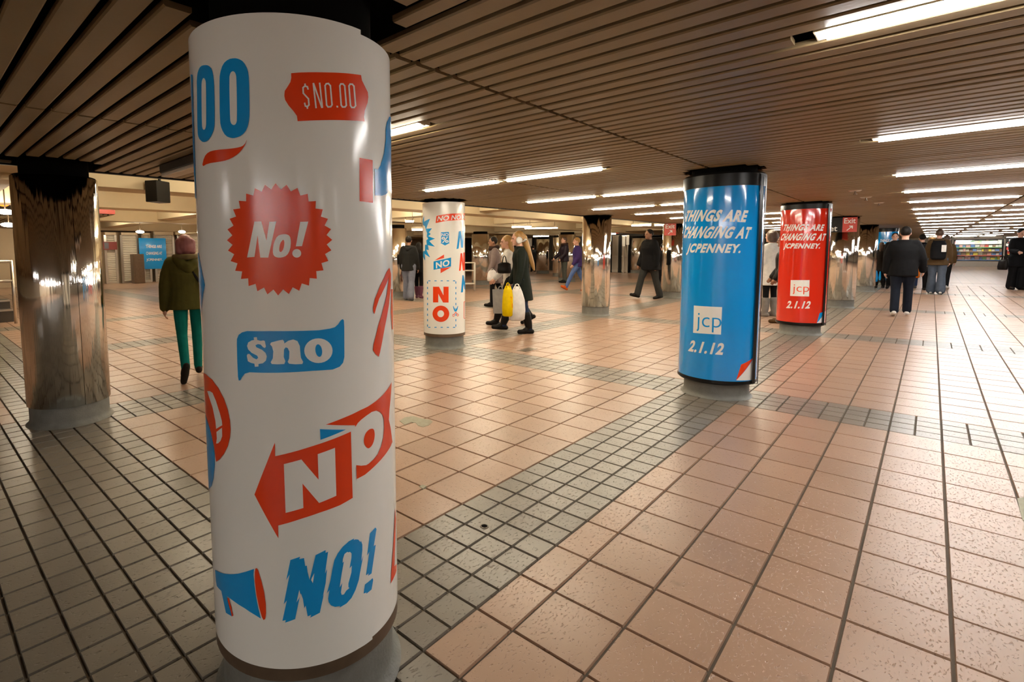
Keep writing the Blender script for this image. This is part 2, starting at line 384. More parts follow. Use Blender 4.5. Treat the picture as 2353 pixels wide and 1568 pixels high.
# ------------------------------------------------------------------ slatted ceiling
HC = 2.14; PITCH = 0.1102
ceiling = struct('ceiling', box_me(*wbox(-9, 55, -5.40, 9, HC + 0.10, HC + 0.16)), M['black'])
bm = bmesh.new()
for t in (0, 1): box(bm, *wbox(-9, 33, -5.42 - 0.012 * t, -5.40, HC - 0.004, HC + 0.42))
trim2 = struct('trim_2', box_me(*wbox(-9, 33, -5.44, -5.40, HC - 0.01, HC + 0.10)), M['blackpaint'])
SEAM = [-5.385, -3.295, -1.50, 0.92, 3.0, 5.1, 9.0]
ROW_R = [2.29, 4.72, 7.12, 9.35, 11.46, 13.6, 15.55, 17.7, 20.0, 22.6, 26, 30, 34.5, 39.5, 45, 50]
ROW_L = [2.24, 4.45, 6.67, 8.80, 10.63, 12.7, 14.9, 17.1, 19.3, 21.5, 23.7, 26]
rowidx = lambda a: round((a + 9) / PITCH - 0.5)
def ordinal(i): return ['first', 'second', 'third', 'fourth', 'fifth', 'sixth', 'seventh', 'eighth', 'ninth', 'tenth', 'eleventh', 'twelfth', 'thirteenth', 'fourteenth', 'fifteenth', 'sixteenth', 'seventeenth', 'eighteenth', 'nineteenth', 'twentieth', 'twenty-first', 'twenty-second'][i]
LGT = []
for i, a in enumerate(ROW_R):
    g = 'tubes in the white ceiling rows'
    LGT.append((rowidx(a), -0.33, 0.90, f'lit white tube in the {ordinal(i)} row from the camera, end towards the poster pillars', False, g))
    if i: LGT.append((rowidx(a), 0.95, 2.13, f'lit white tube in the {ordinal(i)} row from the camera, just past the ceiling seam', False, g))
    if i > 4: LGT.append((rowidx(a), 2.2, 2.98, f'lit short white tube in the {ordinal(i)} row from the camera, outer end of the row', False, g))
for i, a in enumerate(ROW_L):
    g = 'tubes in the warm ceiling rows'
    if i > 0: LGT.append((rowidx(a), -4.46, -3.33, f'lit warm tube in the {ordinal(i)} row from the camera, half by the ceiling edge', True, g))
    LGT.append((rowidx(a), -3.26, -2.17, f'lit warm tube in the {ordinal(i)} row from the camera, half by the front pillar row', True, g))
for a, b in ((-4.4, -0.3), (-4.4, 0.95), (-4.4, 2.2), (-6.6, -0.3), (-6.6, 0.95), (-6.6, 2.2), (-4.4, -4.6), (-2.2, 5.2), (0.1, 5.2), (2.3, 5.2), (-2.2, 3.8), (-6.6, 3.5), (-4.4, 3.5), (-4.4, 5.2), (-6.6, 5.2), (-8.0, 0.3), (-8.0, 1.6), (-8.0, 2.9)):
    LGT.append((rowidx(a), b, b + 1.15, 'added unseen tube behind or beside the camera, brightening the white pillar', False, 'added tubes behind the camera'))  # unseen tubes added to brighten the front of the white pillar
lit = {}
for L in LGT: lit.setdefault(L[0], []).append((L[1] - 0.07, L[2] + 0.07))
THICK = {rowidx(x) for x in (-5.4, -3.2, -1.0, 1.24, 3.45, 5.82, 8.05, 10.3, 12.5, 14.6, 16.6, 19, 21, 23.4, 25.8)}
def slat_geo(v, f, a, b0, b1, z=HC, w=0.083):
    s = len(v); h = w / 2
    pr = [(-h, 0.020), (-h, 0.005), (-h + 0.006, 0.0), (h - 0.006, 0.0), (h, 0.005), (h, 0.020)]
    for y in (-b0, -b1):
        for x, zz in pr: v.append((a + x, y, z + zz))
    for i in range(5): f.append((s + i, s + i + 1, s + 7 + i, s + 6 + i))
    f.append((s, s + 6, s + 11, s + 5)); f.append((s, s + 1, s + 2, s + 3, s + 4, s + 5)); f.append((s + 6, s + 7, s + 8, s + 9, s + 10, s + 11))
PILL = [(0.903, -1.466), (5.51, -1.456), (10.36, -1.51), (15.6, -1.53), (0.93, -5.17), (5.59, -5.15), (10.52, -5.21), (15.75, -5.41), (21.75, -1.54)]
slats = []
NR = int(64 / PITCH)
for p in range(6):
    b0, b1 = SEAM[p] + 0.012, SEAM[p + 1] - 0.012
    for i in range(NR):
        a = -9 + (i + 0.5) * PITCH
        if a > 54.8: break
        w_ = 0.066 if i in THICK else 0.083
        spans = [(b0, b1)]
        for l0, l1 in lit.get(i, []):
            out = []
            for s0, s1 in spans:
                if s1 < l0 or s0 > l1: out.append((s0, s1)); continue
                if s0 < l0 - 0.02: out.append((s0, l0))
                if s1 > l1 + 0.02: out.append((l1, s1))
            spans = out
        for q in PILL:
            if abs(a - q[0]) < 0.33:
                hw = math.sqrt(0.34 ** 2 - (a - q[0]) ** 2); out = []
                for s0, s1 in spans:
                    if s1 < q[1] - hw or s0 > q[1] + hw: out.append((s0, s1)); continue
                    if s0 < q[1] - hw - 0.02: out.append((s0, q[1] - hw))
                    if s1 > q[1] + hw + 0.02: out.append((q[1] + hw, s1))
                spans = out
        for s0, s1 in spans: slats.append((a, s0, s1, w_))
near = lambda s: (0 if (-0.2 < s[0] < 8.6 and s[2] < 3.1 and not (s[1] > 0.5 and s[0] < 1.4)) else 1, s[0] if s[0] > -0.2 else 99)
slats.sort(key=near)
su = {}
for (a, s0, s1, w_) in slats[:300]:
    k = (round(s1 - s0, 3), w_)
    if k not in su:
        v, f = [], []; slat_geo(v, f, 0, -(s1 - s0) / 2, (s1 - s0) / 2, 0, w_)
        me = bpy.data.meshes.new('m'); me.from_pydata(v, [], f); me.update(); me.materials.append(M['slat']); su[k] = me
    o = link('slat', su[k], None, ceiling, W(a, (s0 + s1) / 2, HC + random.uniform(-0.001, 0.001))); o.rotation_euler = (random.uniform(-6e-4, 6e-4), random.uniform(-0.006, 0.006), 0)
v, f = [], []
for (a, s0, s1, w_) in slats[300:]: slat_geo(v, f, a, s0, s1, HC + random.uniform(-0.001, 0.001), w_)
me = bpy.data.meshes.new('m'); me.from_pydata(v, [], f); me.update(); stuff(link('slats', me, M['slat_i'], ceiling))
# smoke detectors / small ceiling fittings near the red pillar
for i, (px, py) in enumerate(((1965, 438), (1990, 453), (2020, 466))):
    d_ = ray(px, py); t_ = (EYE - HC) / d_[2]
    o = thing('ceiling_sprinkler', ('ceiling sprinkler nearest the red pillar top, round and grey', 'middle grey sprinkler of three on the slatted ceiling right of the red pillar', 'farthest grey sprinkler of three on the slatted ceiling right of the red pillar')[i], 'sprinkler', W(d_[0] * t_, d_[1] * t_, HC))
    link('plate', lathe_me([(0.0001, -0.012), (0.05, -0.012), (0.07, 0.0)], 20), M['steel_dull'], o)
    link('head', lathe_me([(0.0001, -0.05), (0.02, -0.05), (0.022, -0.042), (0.008, -0.04), (0.012, -0.012)], 14), M['lip'], o)

# ------------------------------------------------------------------ fluorescent lights
fixture_cache = {}
def light(a, b0, b1, label, warm=True, z=HC, group=None, on=True, strip=None):
    L = abs(b1 - b0); key = (round(L, 2), warm, on, bool(strip))
    t = thing('fluorescent_light', label, 'ceiling light', W(a, (b0 + b1) / 2, z), 0, group)
    if key not in fixture_cache:
        h = L / 2
        bm = bmesh.new()                  # open trough: two flanks, a back and end plates
        box(bm, (-0.052, -h, 0.05), (0.052, h, 0.06)); box(bm, (-0.052, -h, 0.002), (-0.047, h, 0.05)); box(bm, (0.047, -h, 0.002), (0.052, h, 0.05))
        box(bm, (-0.052, -h - 0.004, 0.002), (0.052, -h, 0.06)); box(bm, (-0.052, h, 0.002), (0.052, h + 0.004, 0.06))
        house = done(bm)
        if strip: house = box_me((-0.022, -h, 0.058), (0.022, h, 0.085), 0.004)
        ends = [box_me((-0.018, -h, -0.002), (0.018, -h + 0.045, 0.045)), box_me((-0.018, h - 0.045, -0.002), (0.018, h, 0.045))]
        bm = bmesh.new(); tube(bm, [(0, -h + 0.03, 0.018), (0, h - 0.03, 0.018)], 0.036, 12); tb = done(bm, True)
        fixture_cache[key] = (house, ends, tb)
    house, ends, tb = fixture_cache[key]
    link('housing', house, M['fixture'], t)
    for y_ in ((-L * 0.4, L * 0.4) if strip else ()):
        bm = bmesh.new(); tube(bm, [(0, y_, 0.08), (0, y_, strip - z)], 0.008, 6); link('hanger', done(bm), M['lip'], t)
    for e_ in ends: link('lamp_holder', e_, M['fixture'], t)
    link('tube', tb, (M['tube_warm'] if warm else M['tube_cool']) if on else M['diffuser_off'], t)
    return t
for (ri, b0, b1, lab, warm, g) in LGT: light(-9 + (ri + 0.5) * PITCH, b0, b1, lab, warm, group=g)
# unlit boxed lamp hanging left of the big pillar
t = thing('hanging_lamp', 'unlit grey boxed lamp under the dark slats left of the big white pillar', 'ceiling light', W(1.62, -4.1, HC))
link('housing', box_me((-0.06, -0.55, -0.07), (0.06, 0.55, -0.004), 0.006), M['darkwall'], t)
link('diffuser', box_me((-0.055, -0.54, -0.10), (0.055, 0.54, -0.068), 0.012), M['diffuser_off'], t)
DECALS=[
["M","zero_digit","blue",1,[[[-8913,19042],[-9293,19053],[-9635,19038],[-9930,18995],[-10174,18926],[-10356,18828],[-10464,18707],[-10492,18561],[-10597,18215],[-10788,17666],[-10823,17343],[-10697,17251],[-10474,17176],[-10172,17119],[-9909,17079],[-9678,17056],[-9384,17046],[-9038,17050],[-8697,17083],[-8360,17143],[-8097,17219],[-7899,17312],[-7774,17420],[-7718,17545],[-7662,17795],[-7607,18169],[-7587,18427],[-7601,18570],[-7646,18697],[-7723,18808],[-7859,18892],[-8058,18951],[-8298,18995],[-8585,19023]]]],
["M","zero_digit","white",2,[[[-9126,18715],[-9282,18685],[-9392,18635],[-9452,18566],[-9545,18280],[-9672,17772],[-9706,17487],[-9643,17428],[-9555,17390],[-9443,17372],[-9317,17368],[-9177,17378],[-9064,17416],[-8974,17482],[-8871,17768],[-8754,18271],[-8711,18553],[-8738,18618],[-8824,18670],[-8974,18710]]]],
["M","zero_digit","blue",1,[[[-5346,19038],[-5645,19036],[-5949,19011],[-6259,18963],[-6516,18882],[-6714,18767],[-6839,18649],[-6888,18528],[-6947,18229],[-7017,17751],[-7013,17455],[-6933,17345],[-6779,17242],[-6554,17145],[-6290,17080],[-5990,17045],[-5733,17026],[-5515,17023],[-5229,17035],[-4880,17062],[-4586,17114],[-4344,17189],[-4164,17288],[-4044,17410],[-3969,17540],[-3937,17680],[-3909,17934],[-3884,18299],[-3892,18542],[-3933,18664],[-4041,18774],[-4219,18873],[-4420,18944],[-4643,18987],[-4866,19016],[-5087,19032]]]],
["M","zero_digit","white",2,[[[-5430,18714],[-5569,18692],[-5673,18652],[-5741,18593],[-5797,18302],[-5843,17774],[-5844,17482],[-5802,17428],[-5717,17387],[-5590,17361],[-5465,17354],[-5343,17365],[-5246,17396],[-5175,17448],[-5112,17742],[-5057,18276],[-5053,18572],[-5098,18634],[-5180,18680],[-5301,18710]]]],
["M","edge_stripe","blue",1,[[[-12315,19057],[-11573,18977],[-12535,15598],[-13908,15635]]]],
["M","swoosh","red",1,[[[-4300,16946],[-4462,16865],[-4663,16812],[-4904,16785],[-5271,16768],[-5777,16760],[-6426,16759],[-7256,16767],[-7971,16768],[-8536,16760],[-9023,16731],[-9408,16680],[-9751,16591],[-10041,16462],[-9876,16411],[-9303,16440],[-8589,16452],[-7779,16450],[-7145,16454],[-6641,16462],[-6162,16488],[-5704,16533],[-5336,16584],[-5046,16642],[-4797,16709],[-4584,16786],[-4413,16865],[-4283,16946]]]],
["M","price_tag","red",1,[[[-261,18636],[401,18669],[2685,18758],[4853,18856],[6422,18920],[6533,18782],[6885,18658],[7293,18517],[7341,18387],[7226,18226],[6821,17970],[6714,17812],[6776,17682],[4029,17579],[2076,17503],[163,17432],[118,17565],[-160,17684],[-552,17819],[-827,17955],[-885,18059],[-838,18182],[-559,18308],[-341,18416],[-261,18522]]]],
["M","price_lettering","white",2,[[[1198,18264],[1121,18348],[995,18333],[1071,18249]],[[1132,18344],[834,18360],[796,18322],[1094,18306]],[[850,18362],[625,18295],[710,18269],[935,18336]],[[636,18303],[648,18136],[777,18141],[765,18309]],[[634,18147],[1116,17999],[1214,18028],[731,18176]],[[1067,18033],[1106,17851],[1236,17858],[1198,18040]],[[1153,17891],[943,17819],[1036,17795],[1247,17867]],[[1087,17834],[839,17854],[791,17816],[1040,17796]],[[931,17825],[859,17920],[732,17908],[804,17812]],[[804,18396],[848,18315],[976,18326],[932,18407]],[[925,17832],[975,17760],[1102,17772],[1053,17844]],[[1520,18434],[1712,17797],[1845,17806],[1651,18444]],[[1537,18430],[2228,17818],[2359,17835],[1663,18447]],[[2078,18463],[2265,17823],[2401,17832],[2213,18472]],[[2693,18442],[2996,18466],[2982,18505],[2679,18480]],[[2854,18475],[3092,18408],[3202,18439],[2962,18506]],[[3041,18441],[3159,17926],[3303,17936],[3183,18451]],[[3197,17966],[3019,17884],[3137,17868],[3316,17949]],[[3151,17912],[2793,17887],[2803,17848],[3161,17873]],[[2934,17875],[2755,17940],[2639,17913],[2817,17847]],[[2797,17907],[2696,18428],[2557,18419],[2657,17899]],[[2663,18390],[2820,18471],[2700,18485],[2545,18404]],[[3637,17937],[3800,17945],[3823,17899],[3660,17891]],[[4070,18509],[4403,18528],[4407,18568],[4073,18549]],[[4255,18537],[4491,18478],[4614,18512],[4376,18570]],[[4435,18511],[4570,17978],[4731,17990],[4593,18524]],[[4618,18020],[4416,17943],[4540,17925],[4745,18002]],[[4569,17970],[4188,17951],[4185,17910],[4566,17929]],[[4336,17937],[4156,18003],[4026,17975],[4203,17909]],[[4199,17970],[4097,18495],[3945,18484],[4045,17959]],[[4066,18456],[4218,18541],[4083,18551],[3932,18467]],[[5033,18563],[5396,18581],[5410,18622],[5046,18604]],[[5240,18589],[5499,18533],[5634,18568],[5371,18624]],[[5437,18565],[5589,18027],[5767,18040],[5611,18580]],[[5640,18069],[5403,17980],[5542,17964],[5783,18054]],[[5572,18010],[5169,17987],[5166,17946],[5568,17969]],[[5331,17974],[5137,18043],[4992,18014],[5183,17945]],[[5181,18010],[5052,18548],[4887,18534],[5014,17998]],[[5013,18507],[5200,18595],[5056,18606],[4872,18519]]]],
["M","red_bar","red",1,[[[6029,16646],[7839,16651],[7763,15433],[5940,15441]]]],
["M","blue_blot","blue",1,[[[12201,18194],[11078,17945],[10685,17712],[10639,17422],[10118,16982],[9273,16575],[8713,16430],[8153,16419],[8144,15650],[9462,15687],[10506,15760],[11193,15866],[12692,15982],[13933,18306]]]],
["M","starburst","red",1,[[[-1865,15824],[-1421,15668],[-926,15790],[-588,15616],[-19,15712],[204,15513],[831,15562],[903,15362],[1539,15379],[1487,15181],[2138,15164],[1953,14971],[2586,14915],[2266,14734],[2846,14637],[2422,14479],[2939,14348],[2416,14222],[2836,14066],[2233,13965],[2525,13776],[1887,13721],[2056,13523],[1402,13507],[1437,13302],[806,13326],[724,13121],[102,13185],[-131,12990],[-689,13087],[-1036,12907],[-1521,13035],[-1977,12874],[-2368,13035],[-2919,12907],[-3201,13088],[-3836,12992],[-3976,13189],[-4657,13129],[-4669,13336],[-5403,13317],[-5254,13520],[-5994,13536],[-5714,13736],[-6467,13797],[-6028,13981],[-6725,14081],[-6167,14233],[-6790,14357],[-6151,14487],[-6686,14646],[-5976,14743],[-6377,14927],[-5659,14981],[-5947,15172],[-5197,15191],[-5310,15391],[-4585,15372],[-4552,15572],[-3878,15515],[-3712,15705],[-3093,15612],[-2794,15786],[-2263,15666]]]],
["M","starburst_lettering","white",2,[[[-3852,14836],[-3219,14837],[-2822,14334],[-2519,14824],[-1916,14833],[-2716,13884],[-3439,13886],[-3604,14482],[-3963,13905],[-4685,13892]],[[-1501,14490],[-1742,14467],[-1942,14411],[-2102,14322],[-2216,14223],[-2283,14113],[-2299,14027],[-2264,13962],[-2172,13918],[-2024,13894],[-1848,13882],[-1644,13881],[-1428,13894],[-1198,13921],[-1012,13974],[-867,14052],[-772,14147],[-725,14256],[-722,14346],[-762,14416],[-849,14462],[-982,14486],[-1132,14499],[-1298,14501]],[[130,14823],[823,14832],[223,14181],[-312,14175]],[[133,13990],[121,13965],[91,13940],[43,13919],[-19,13901],[-93,13888],[-174,13879],[-259,13877],[-343,13880],[-423,13889],[-493,13903],[-552,13921],[-595,13942],[-620,13967],[-627,13992],[-615,14017],[-585,14041],[-537,14063],[-475,14081],[-402,14094],[-321,14102],[-236,14105],[-152,14102],[-73,14093],[-2,14080],[57,14061],[100,14040],[126,14015]]]],
["M","starburst_counter","red",3,[[[-1467,14329],[-1586,14282],[-1670,14217],[-1721,14135],[-1733,14078],[-1707,14047],[-1658,14031],[-1586,14031],[-1503,14051],[-1410,14091],[-1338,14148],[-1289,14221],[-1274,14279],[-1293,14323],[-1329,14347],[-1382,14351]]]],
["M","speech_banner","blue",1,[[[-6146,11524],[-6104,11678],[-5899,11795],[-5512,11869],[-5001,11908],[-2762,11917],[-333,11904],[1497,11893],[2520,11916],[2985,11943],[3303,12013],[3588,12122],[3787,12152],[3897,12114],[3925,11937],[3867,11074],[3726,10921],[3367,10817],[2685,10765],[777,10785],[-1657,10780],[-3535,10776],[-4882,10778],[-5393,10732],[-5707,10629],[-5905,10536],[-6109,10527],[-6169,10638],[-6177,11063]]]],
["M","banner_lettering","white",2,[[[-4334,11743],[-4038,11752],[-4009,11673],[-3684,11652],[-3424,11664],[-3299,11646],[-3215,11495],[-3322,11457],[-3473,11475],[-3697,11550],[-3957,11564],[-4201,11528],[-4102,11472],[-3585,11407],[-3274,11324],[-3171,11230],[-3261,11116],[-3567,11039],[-3976,11017],[-3985,10949],[-4335,10938],[-4364,11022],[-4705,11041],[-5008,11083],[-5100,11234],[-4993,11285],[-4810,11284],[-4478,11184],[-4146,11142],[-3980,11188],[-4066,11245],[-4597,11316],[-4932,11408],[-5032,11502],[-4905,11598],[-4549,11658],[-4317,11671]],[[-2829,11559],[-2735,11608],[-2050,11662],[-1683,11679],[-1568,11622],[-1572,11576],[-1202,11649],[-777,11679],[-420,11629],[-229,11493],[-199,11303],[-163,11169],[20,11051],[-59,10995],[-664,10998],[-1206,11020],[-1322,11070],[-1191,11164],[-1148,11353],[-1283,11449],[-1462,11470],[-1614,11414],[-1660,11206],[-1527,11091],[-1632,11016],[-2245,11012],[-2741,11021],[-2836,11067],[-2636,11173],[-2565,11362],[-2661,11495]],[[2703,11295],[2663,11219],[2558,11149],[2393,11089],[2179,11041],[1928,11007],[1652,10990],[1367,10989],[1085,11005],[822,11037],[588,11083],[396,11141],[254,11209],[170,11282],[146,11358],[184,11433],[282,11503],[436,11564],[637,11614],[878,11650],[1145,11670],[1427,11672],[1711,11657],[1982,11625],[2226,11578],[2430,11518],[2583,11449],[2676,11373]]]],
["M","banner_counter","blue",3,[[[1721,11341],[1729,11286],[1706,11236],[1655,11195],[1582,11168],[1493,11158],[1397,11165],[1304,11188],[1223,11226],[1162,11274],[1126,11328],[1119,11383],[1142,11433],[1192,11473],[1264,11500],[1352,11511],[1447,11504],[1541,11481],[1622,11444],[1685,11395]]]],
["M","blue_arrow","blue",1,[[[-13916,14045],[-12650,14031],[-11657,13583],[-10804,13114],[-13043,12139],[-13914,12443],[-13911,13486]]]],
["M","script_letter","red",1,[[[11206,13516],[10306,13401],[8835,13023],[7816,12631],[7507,12372],[7518,12269],[7706,12181],[7946,12339],[8529,12613],[9545,12883],[10676,13160],[10957,13221],[10207,12698],[8323,11826],[7468,11280],[7368,11118],[7768,10973],[8299,10868],[8539,10994],[9559,11691],[10766,12337],[11666,12969],[11809,13317]],[[11902,12832],[12581,12817],[12548,11514],[11876,11544],[11483,12094]]]],
["M","round_badge","red",1,[[[-13919,10413],[-11663,10476],[-10024,10399],[-8919,10212],[-8109,9946],[-7621,9650],[-7384,9343],[-7361,9089],[-7480,8860],[-7844,8583],[-8484,8317],[-9294,8095],[-9991,7973],[-10081,8065],[-10329,8444],[-10912,8764],[-11682,9005],[-12944,9208],[-13932,9303],[-13913,9517],[-13911,9933]]]],
["M","badge_mark","white",2,[[[-11461,9984],[-10685,10031],[-10033,10016],[-9424,9816],[-8824,9494],[-8551,9284],[-8511,9157],[-9628,8984],[-9712,9214],[-10184,9576],[-10921,9826]],[[-9589,8895],[-8564,9083],[-8608,8828],[-8902,8680],[-9365,8573],[-9765,8537],[-9583,8699]]]],
["M","badge_tail","blue",1,[[[-13921,9237],[-13043,9131],[-11353,8896],[-10568,8525],[-10293,8181],[-10362,7841],[-10876,7388],[-11748,7056],[-13944,6651],[-13921,6769],[-13915,7128],[-13921,8187],[-13918,8959]]]],
["M","ribbon","red",1,[[[1890,9232],[3176,9309],[4576,9386],[5477,9440],[6472,9478],[7986,9572],[9271,9679],[10562,9789],[11355,9871],[11235,9700],[10856,9371],[10453,9048],[10249,8745],[10709,8448],[11300,7910],[10616,7841],[9294,7740],[7989,7639],[7093,7564],[5933,7464],[4916,7430],[4887,7849],[5472,7779],[6100,7735],[6473,7749],[7114,7803],[7825,7901],[8430,8081],[8885,8314],[9079,8611],[9059,8858],[8785,9040],[8336,9166],[7681,9262],[7001,9276],[6227,9219],[5588,9151],[5183,9082],[4892,8988],[4858,9040]]]],
["M","ribbon_counter","red",1,[[[6855,8775],[6659,8778],[6448,8763],[6222,8728],[6058,8682],[5953,8624],[5887,8562],[5861,8498],[5877,8436],[5935,8377],[6045,8320],[6207,8263],[6352,8228],[6480,8214],[6641,8217],[6840,8238],[7021,8278],[7184,8340],[7300,8410],[7367,8489],[7387,8564],[7359,8635],[7308,8688],[7235,8724],[7138,8749],[7016,8765]]]],
["M","blue_fold","blue",1,[[[1339,9130],[3850,8979],[1363,8822]]]],
["M","arrow","red",1,[[[-2725,8837],[-2738,8452],[-1260,8549],[726,8681],[2696,8792],[4376,8888],[4391,7892],[4409,6910],[3080,6815],[1056,6730],[-460,6639],[-2688,6469],[-2709,6099],[-4887,7327]]]],
["M","arrow_letter","white",2,[[[-1968,8229],[-396,8331],[1090,7694],[1075,8429],[2706,8525],[2719,7123],[1082,7019],[-363,7643],[-351,6940],[-1957,6834]]]],
["M","megaphone","blue",1,[[[-11727,4432],[-10728,4513],[-9460,4624],[-8294,4738],[-7167,4864],[-6182,5000],[-5253,5138],[-5337,4969],[-5276,4642],[-5167,4317],[-4976,3995],[-4727,3681],[-5249,3747],[-6500,3875],[-7961,3953],[-9020,3982],[-8991,3865],[-8749,3689],[-8323,3440],[-9370,3417],[-9689,3667],[-10157,3991],[-11347,3963],[-11587,4085]]]],
["M","megaphone_mouth","red",1,[[[-4987,5177],[-4820,5125],[-4519,4809],[-4279,4489],[-4158,4130],[-4169,3864],[-4269,3694],[-4445,3647],[-4605,3730],[-4858,4001],[-5098,4387],[-5221,4778],[-5183,5043],[-5096,5152]]]],
["M","megaphone_trigger","red",2,[[[-8913,3944],[-8686,3955],[-8584,3847],[-8343,3739],[-8286,3609],[-8091,3495],[-8323,3440],[-8465,3587],[-8669,3717],[-8861,3847]]]],
["M","jagged_letter","blue",1,[[[-1674,5457],[-782,5531],[-859,5462],[-436,5479],[-359,5237],[-207,5247],[-154,5064],[4,4809],[626,5514],[1560,5599],[1553,5517],[1796,5532],[1449,4913],[1648,5030],[1475,4612],[1181,4235],[1292,4310],[861,3775],[-49,3685],[60,3762],[-267,3737],[-419,4070],[-547,3993],[-652,4279],[-817,4451],[-974,4292],[-1417,3700],[-2349,3609],[-2289,3685],[-2602,3666],[-2124,4268],[-2424,4162],[-1788,5035],[-2110,4876]]]],
["M","jagged_letter","blue",1,[[[4473,5673],[3887,5653],[3239,5552],[2723,5402],[2380,5234],[2141,4955],[1956,4671],[1575,4303],[1825,4382],[1676,4127],[1720,4022],[1945,3900],[2317,3822],[2812,3792],[2787,3751],[3500,3796],[4046,3898],[4495,4079],[4901,4334],[5048,4522],[5495,5015],[5238,4876],[5400,5200],[5414,5370],[5263,5510],[5193,5474],[4938,5584],[4621,5628],[4408,5629]]]],
["M","jagged_counter","white",2,[[[3685,5355],[3392,5319],[3209,5186],[3177,5072],[3317,5108],[3061,4764],[2866,4448],[2837,4366],[3094,4474],[2936,4203],[3008,4120],[3235,4108],[3474,4192],[3831,4234],[3715,4266],[3724,4384],[4073,4683],[4125,4881],[3879,4825],[4108,5121],[4131,5254],[3980,5322],[3801,5325]],[[456,4988],[212,4864],[155,4801],[298,4701]],[[-947,4561],[-843,4386],[-1235,4201]]]],
["M","exclamation_mark","blue",1,[[[7233,5664],[7400,5588],[6931,5108],[7236,5116],[6539,4303],[6080,4296],[6130,4366],[5793,4353],[6292,5026],[5987,4947],[6416,5584]],[[6683,4131],[6757,4055],[6496,3795],[5773,3770],[5819,3808],[5439,3832],[5628,4090],[6367,4117]]]],
["M","red_spike","red",1,[[[12048,5580],[11729,5249],[11115,4593],[10312,3754],[10065,3349],[11204,3355],[12533,3328],[12613,3548],[11359,3690],[11955,4446],[12607,5107]]]],
["W","starburst","blue",1,[[[-11459,19157],[-11723,18306],[-6753,18670],[-9381,17310],[-5647,17299],[-7767,16761],[-6389,16536],[-8041,16233],[-4128,15855],[-7331,15537],[-4234,14728],[-8358,14958],[-7771,14263],[-9542,14321],[-6864,13196],[-11008,13731],[-10676,12760],[-15293,13564],[-13551,14057],[-11895,14164],[-10980,14109],[-10525,15022],[-9199,15015],[-9469,15658],[-8057,15861],[-9139,16189],[-8827,16665],[-10726,17702],[-13458,17906],[-14905,18364]]]],
["W","strip","red",1,[[[-3382,19004],[-1113,19143],[920,19261],[2994,19315],[5232,19350],[14312,19532],[14224,18560],[5215,18408],[901,18292],[-1134,18174],[-3771,18036]]]],
["W","tag","blue",1,[[[-1336,16743],[2349,16776],[2392,15255],[2743,15234],[493,14871],[-1714,15245],[-1267,15243]]]],
["W","box","blue",1,[[[-4988,12633],[-737,12904],[3315,13177],[3220,11907],[-763,11677],[-5024,11441]]]],
["W","box_flap","red",1,[[[-4480,12771],[26,13609],[16,13113]],[[-1623,11657],[3218,11833],[-1638,10968]]]],
["W","stacked_letter","blue",1,[[[7574,16877],[9167,16941],[10091,15562],[10121,16949],[12278,17046],[10963,14545],[9121,14544],[8420,15981],[7387,14438],[6172,14355]]]],
["W","stacked_letter","red",1,[[[8705,13743],[10053,13794],[11160,12335],[11198,13846],[13875,13897],[13712,11278],[10725,11257],[9508,12669],[8771,11278],[7571,11258]]]],
["W","stacked_letter","blue",1,[[[10192,10593],[11379,10598],[12641,9597],[15298,10543],[15293,8220],[12354,8618],[11529,9290],[10652,8109],[8881,8115]]]],
["W","big_letter","red",1,[[[-5378,9034],[-2382,9052],[-332,7827],[-306,9053],[2032,9044],[1991,6779],[-525,6789],[-2762,8036],[-2792,6803],[-5448,6776]]]],
["W","big_letter","red",1,[[[2268,5165],[2188,4937],[1960,4719],[1595,4519],[1109,4345],[521,4202],[-146,4095],[-870,4028],[-1627,4003],[-2395,4020],[-3147,4079],[-3858,4179],[-4500,4316],[-5041,4485],[-5453,4681],[-5709,4898],[-5792,5126],[-5695,5358],[-5425,5584],[-5002,5794],[-4453,5980],[-3806,6133],[-3093,6248],[-2340,6320],[-1575,6346],[-821,6325],[-101,6258],[560,6149],[1140,6001],[1619,5821],[1977,5615],[2196,5394]]]],
["W","letter_counter","white",2,[[[-143,5186],[-221,5034],[-441,4896],[-782,4787],[-1211,4715],[-1689,4689],[-2171,4710],[-2609,4777],[-2960,4884],[-3185,5020],[-3260,5172],[-3177,5325],[-2945,5466],[-2590,5578],[-2149,5651],[-1667,5678],[-1191,5655],[-765,5586],[-429,5477],[-215,5339]]]],
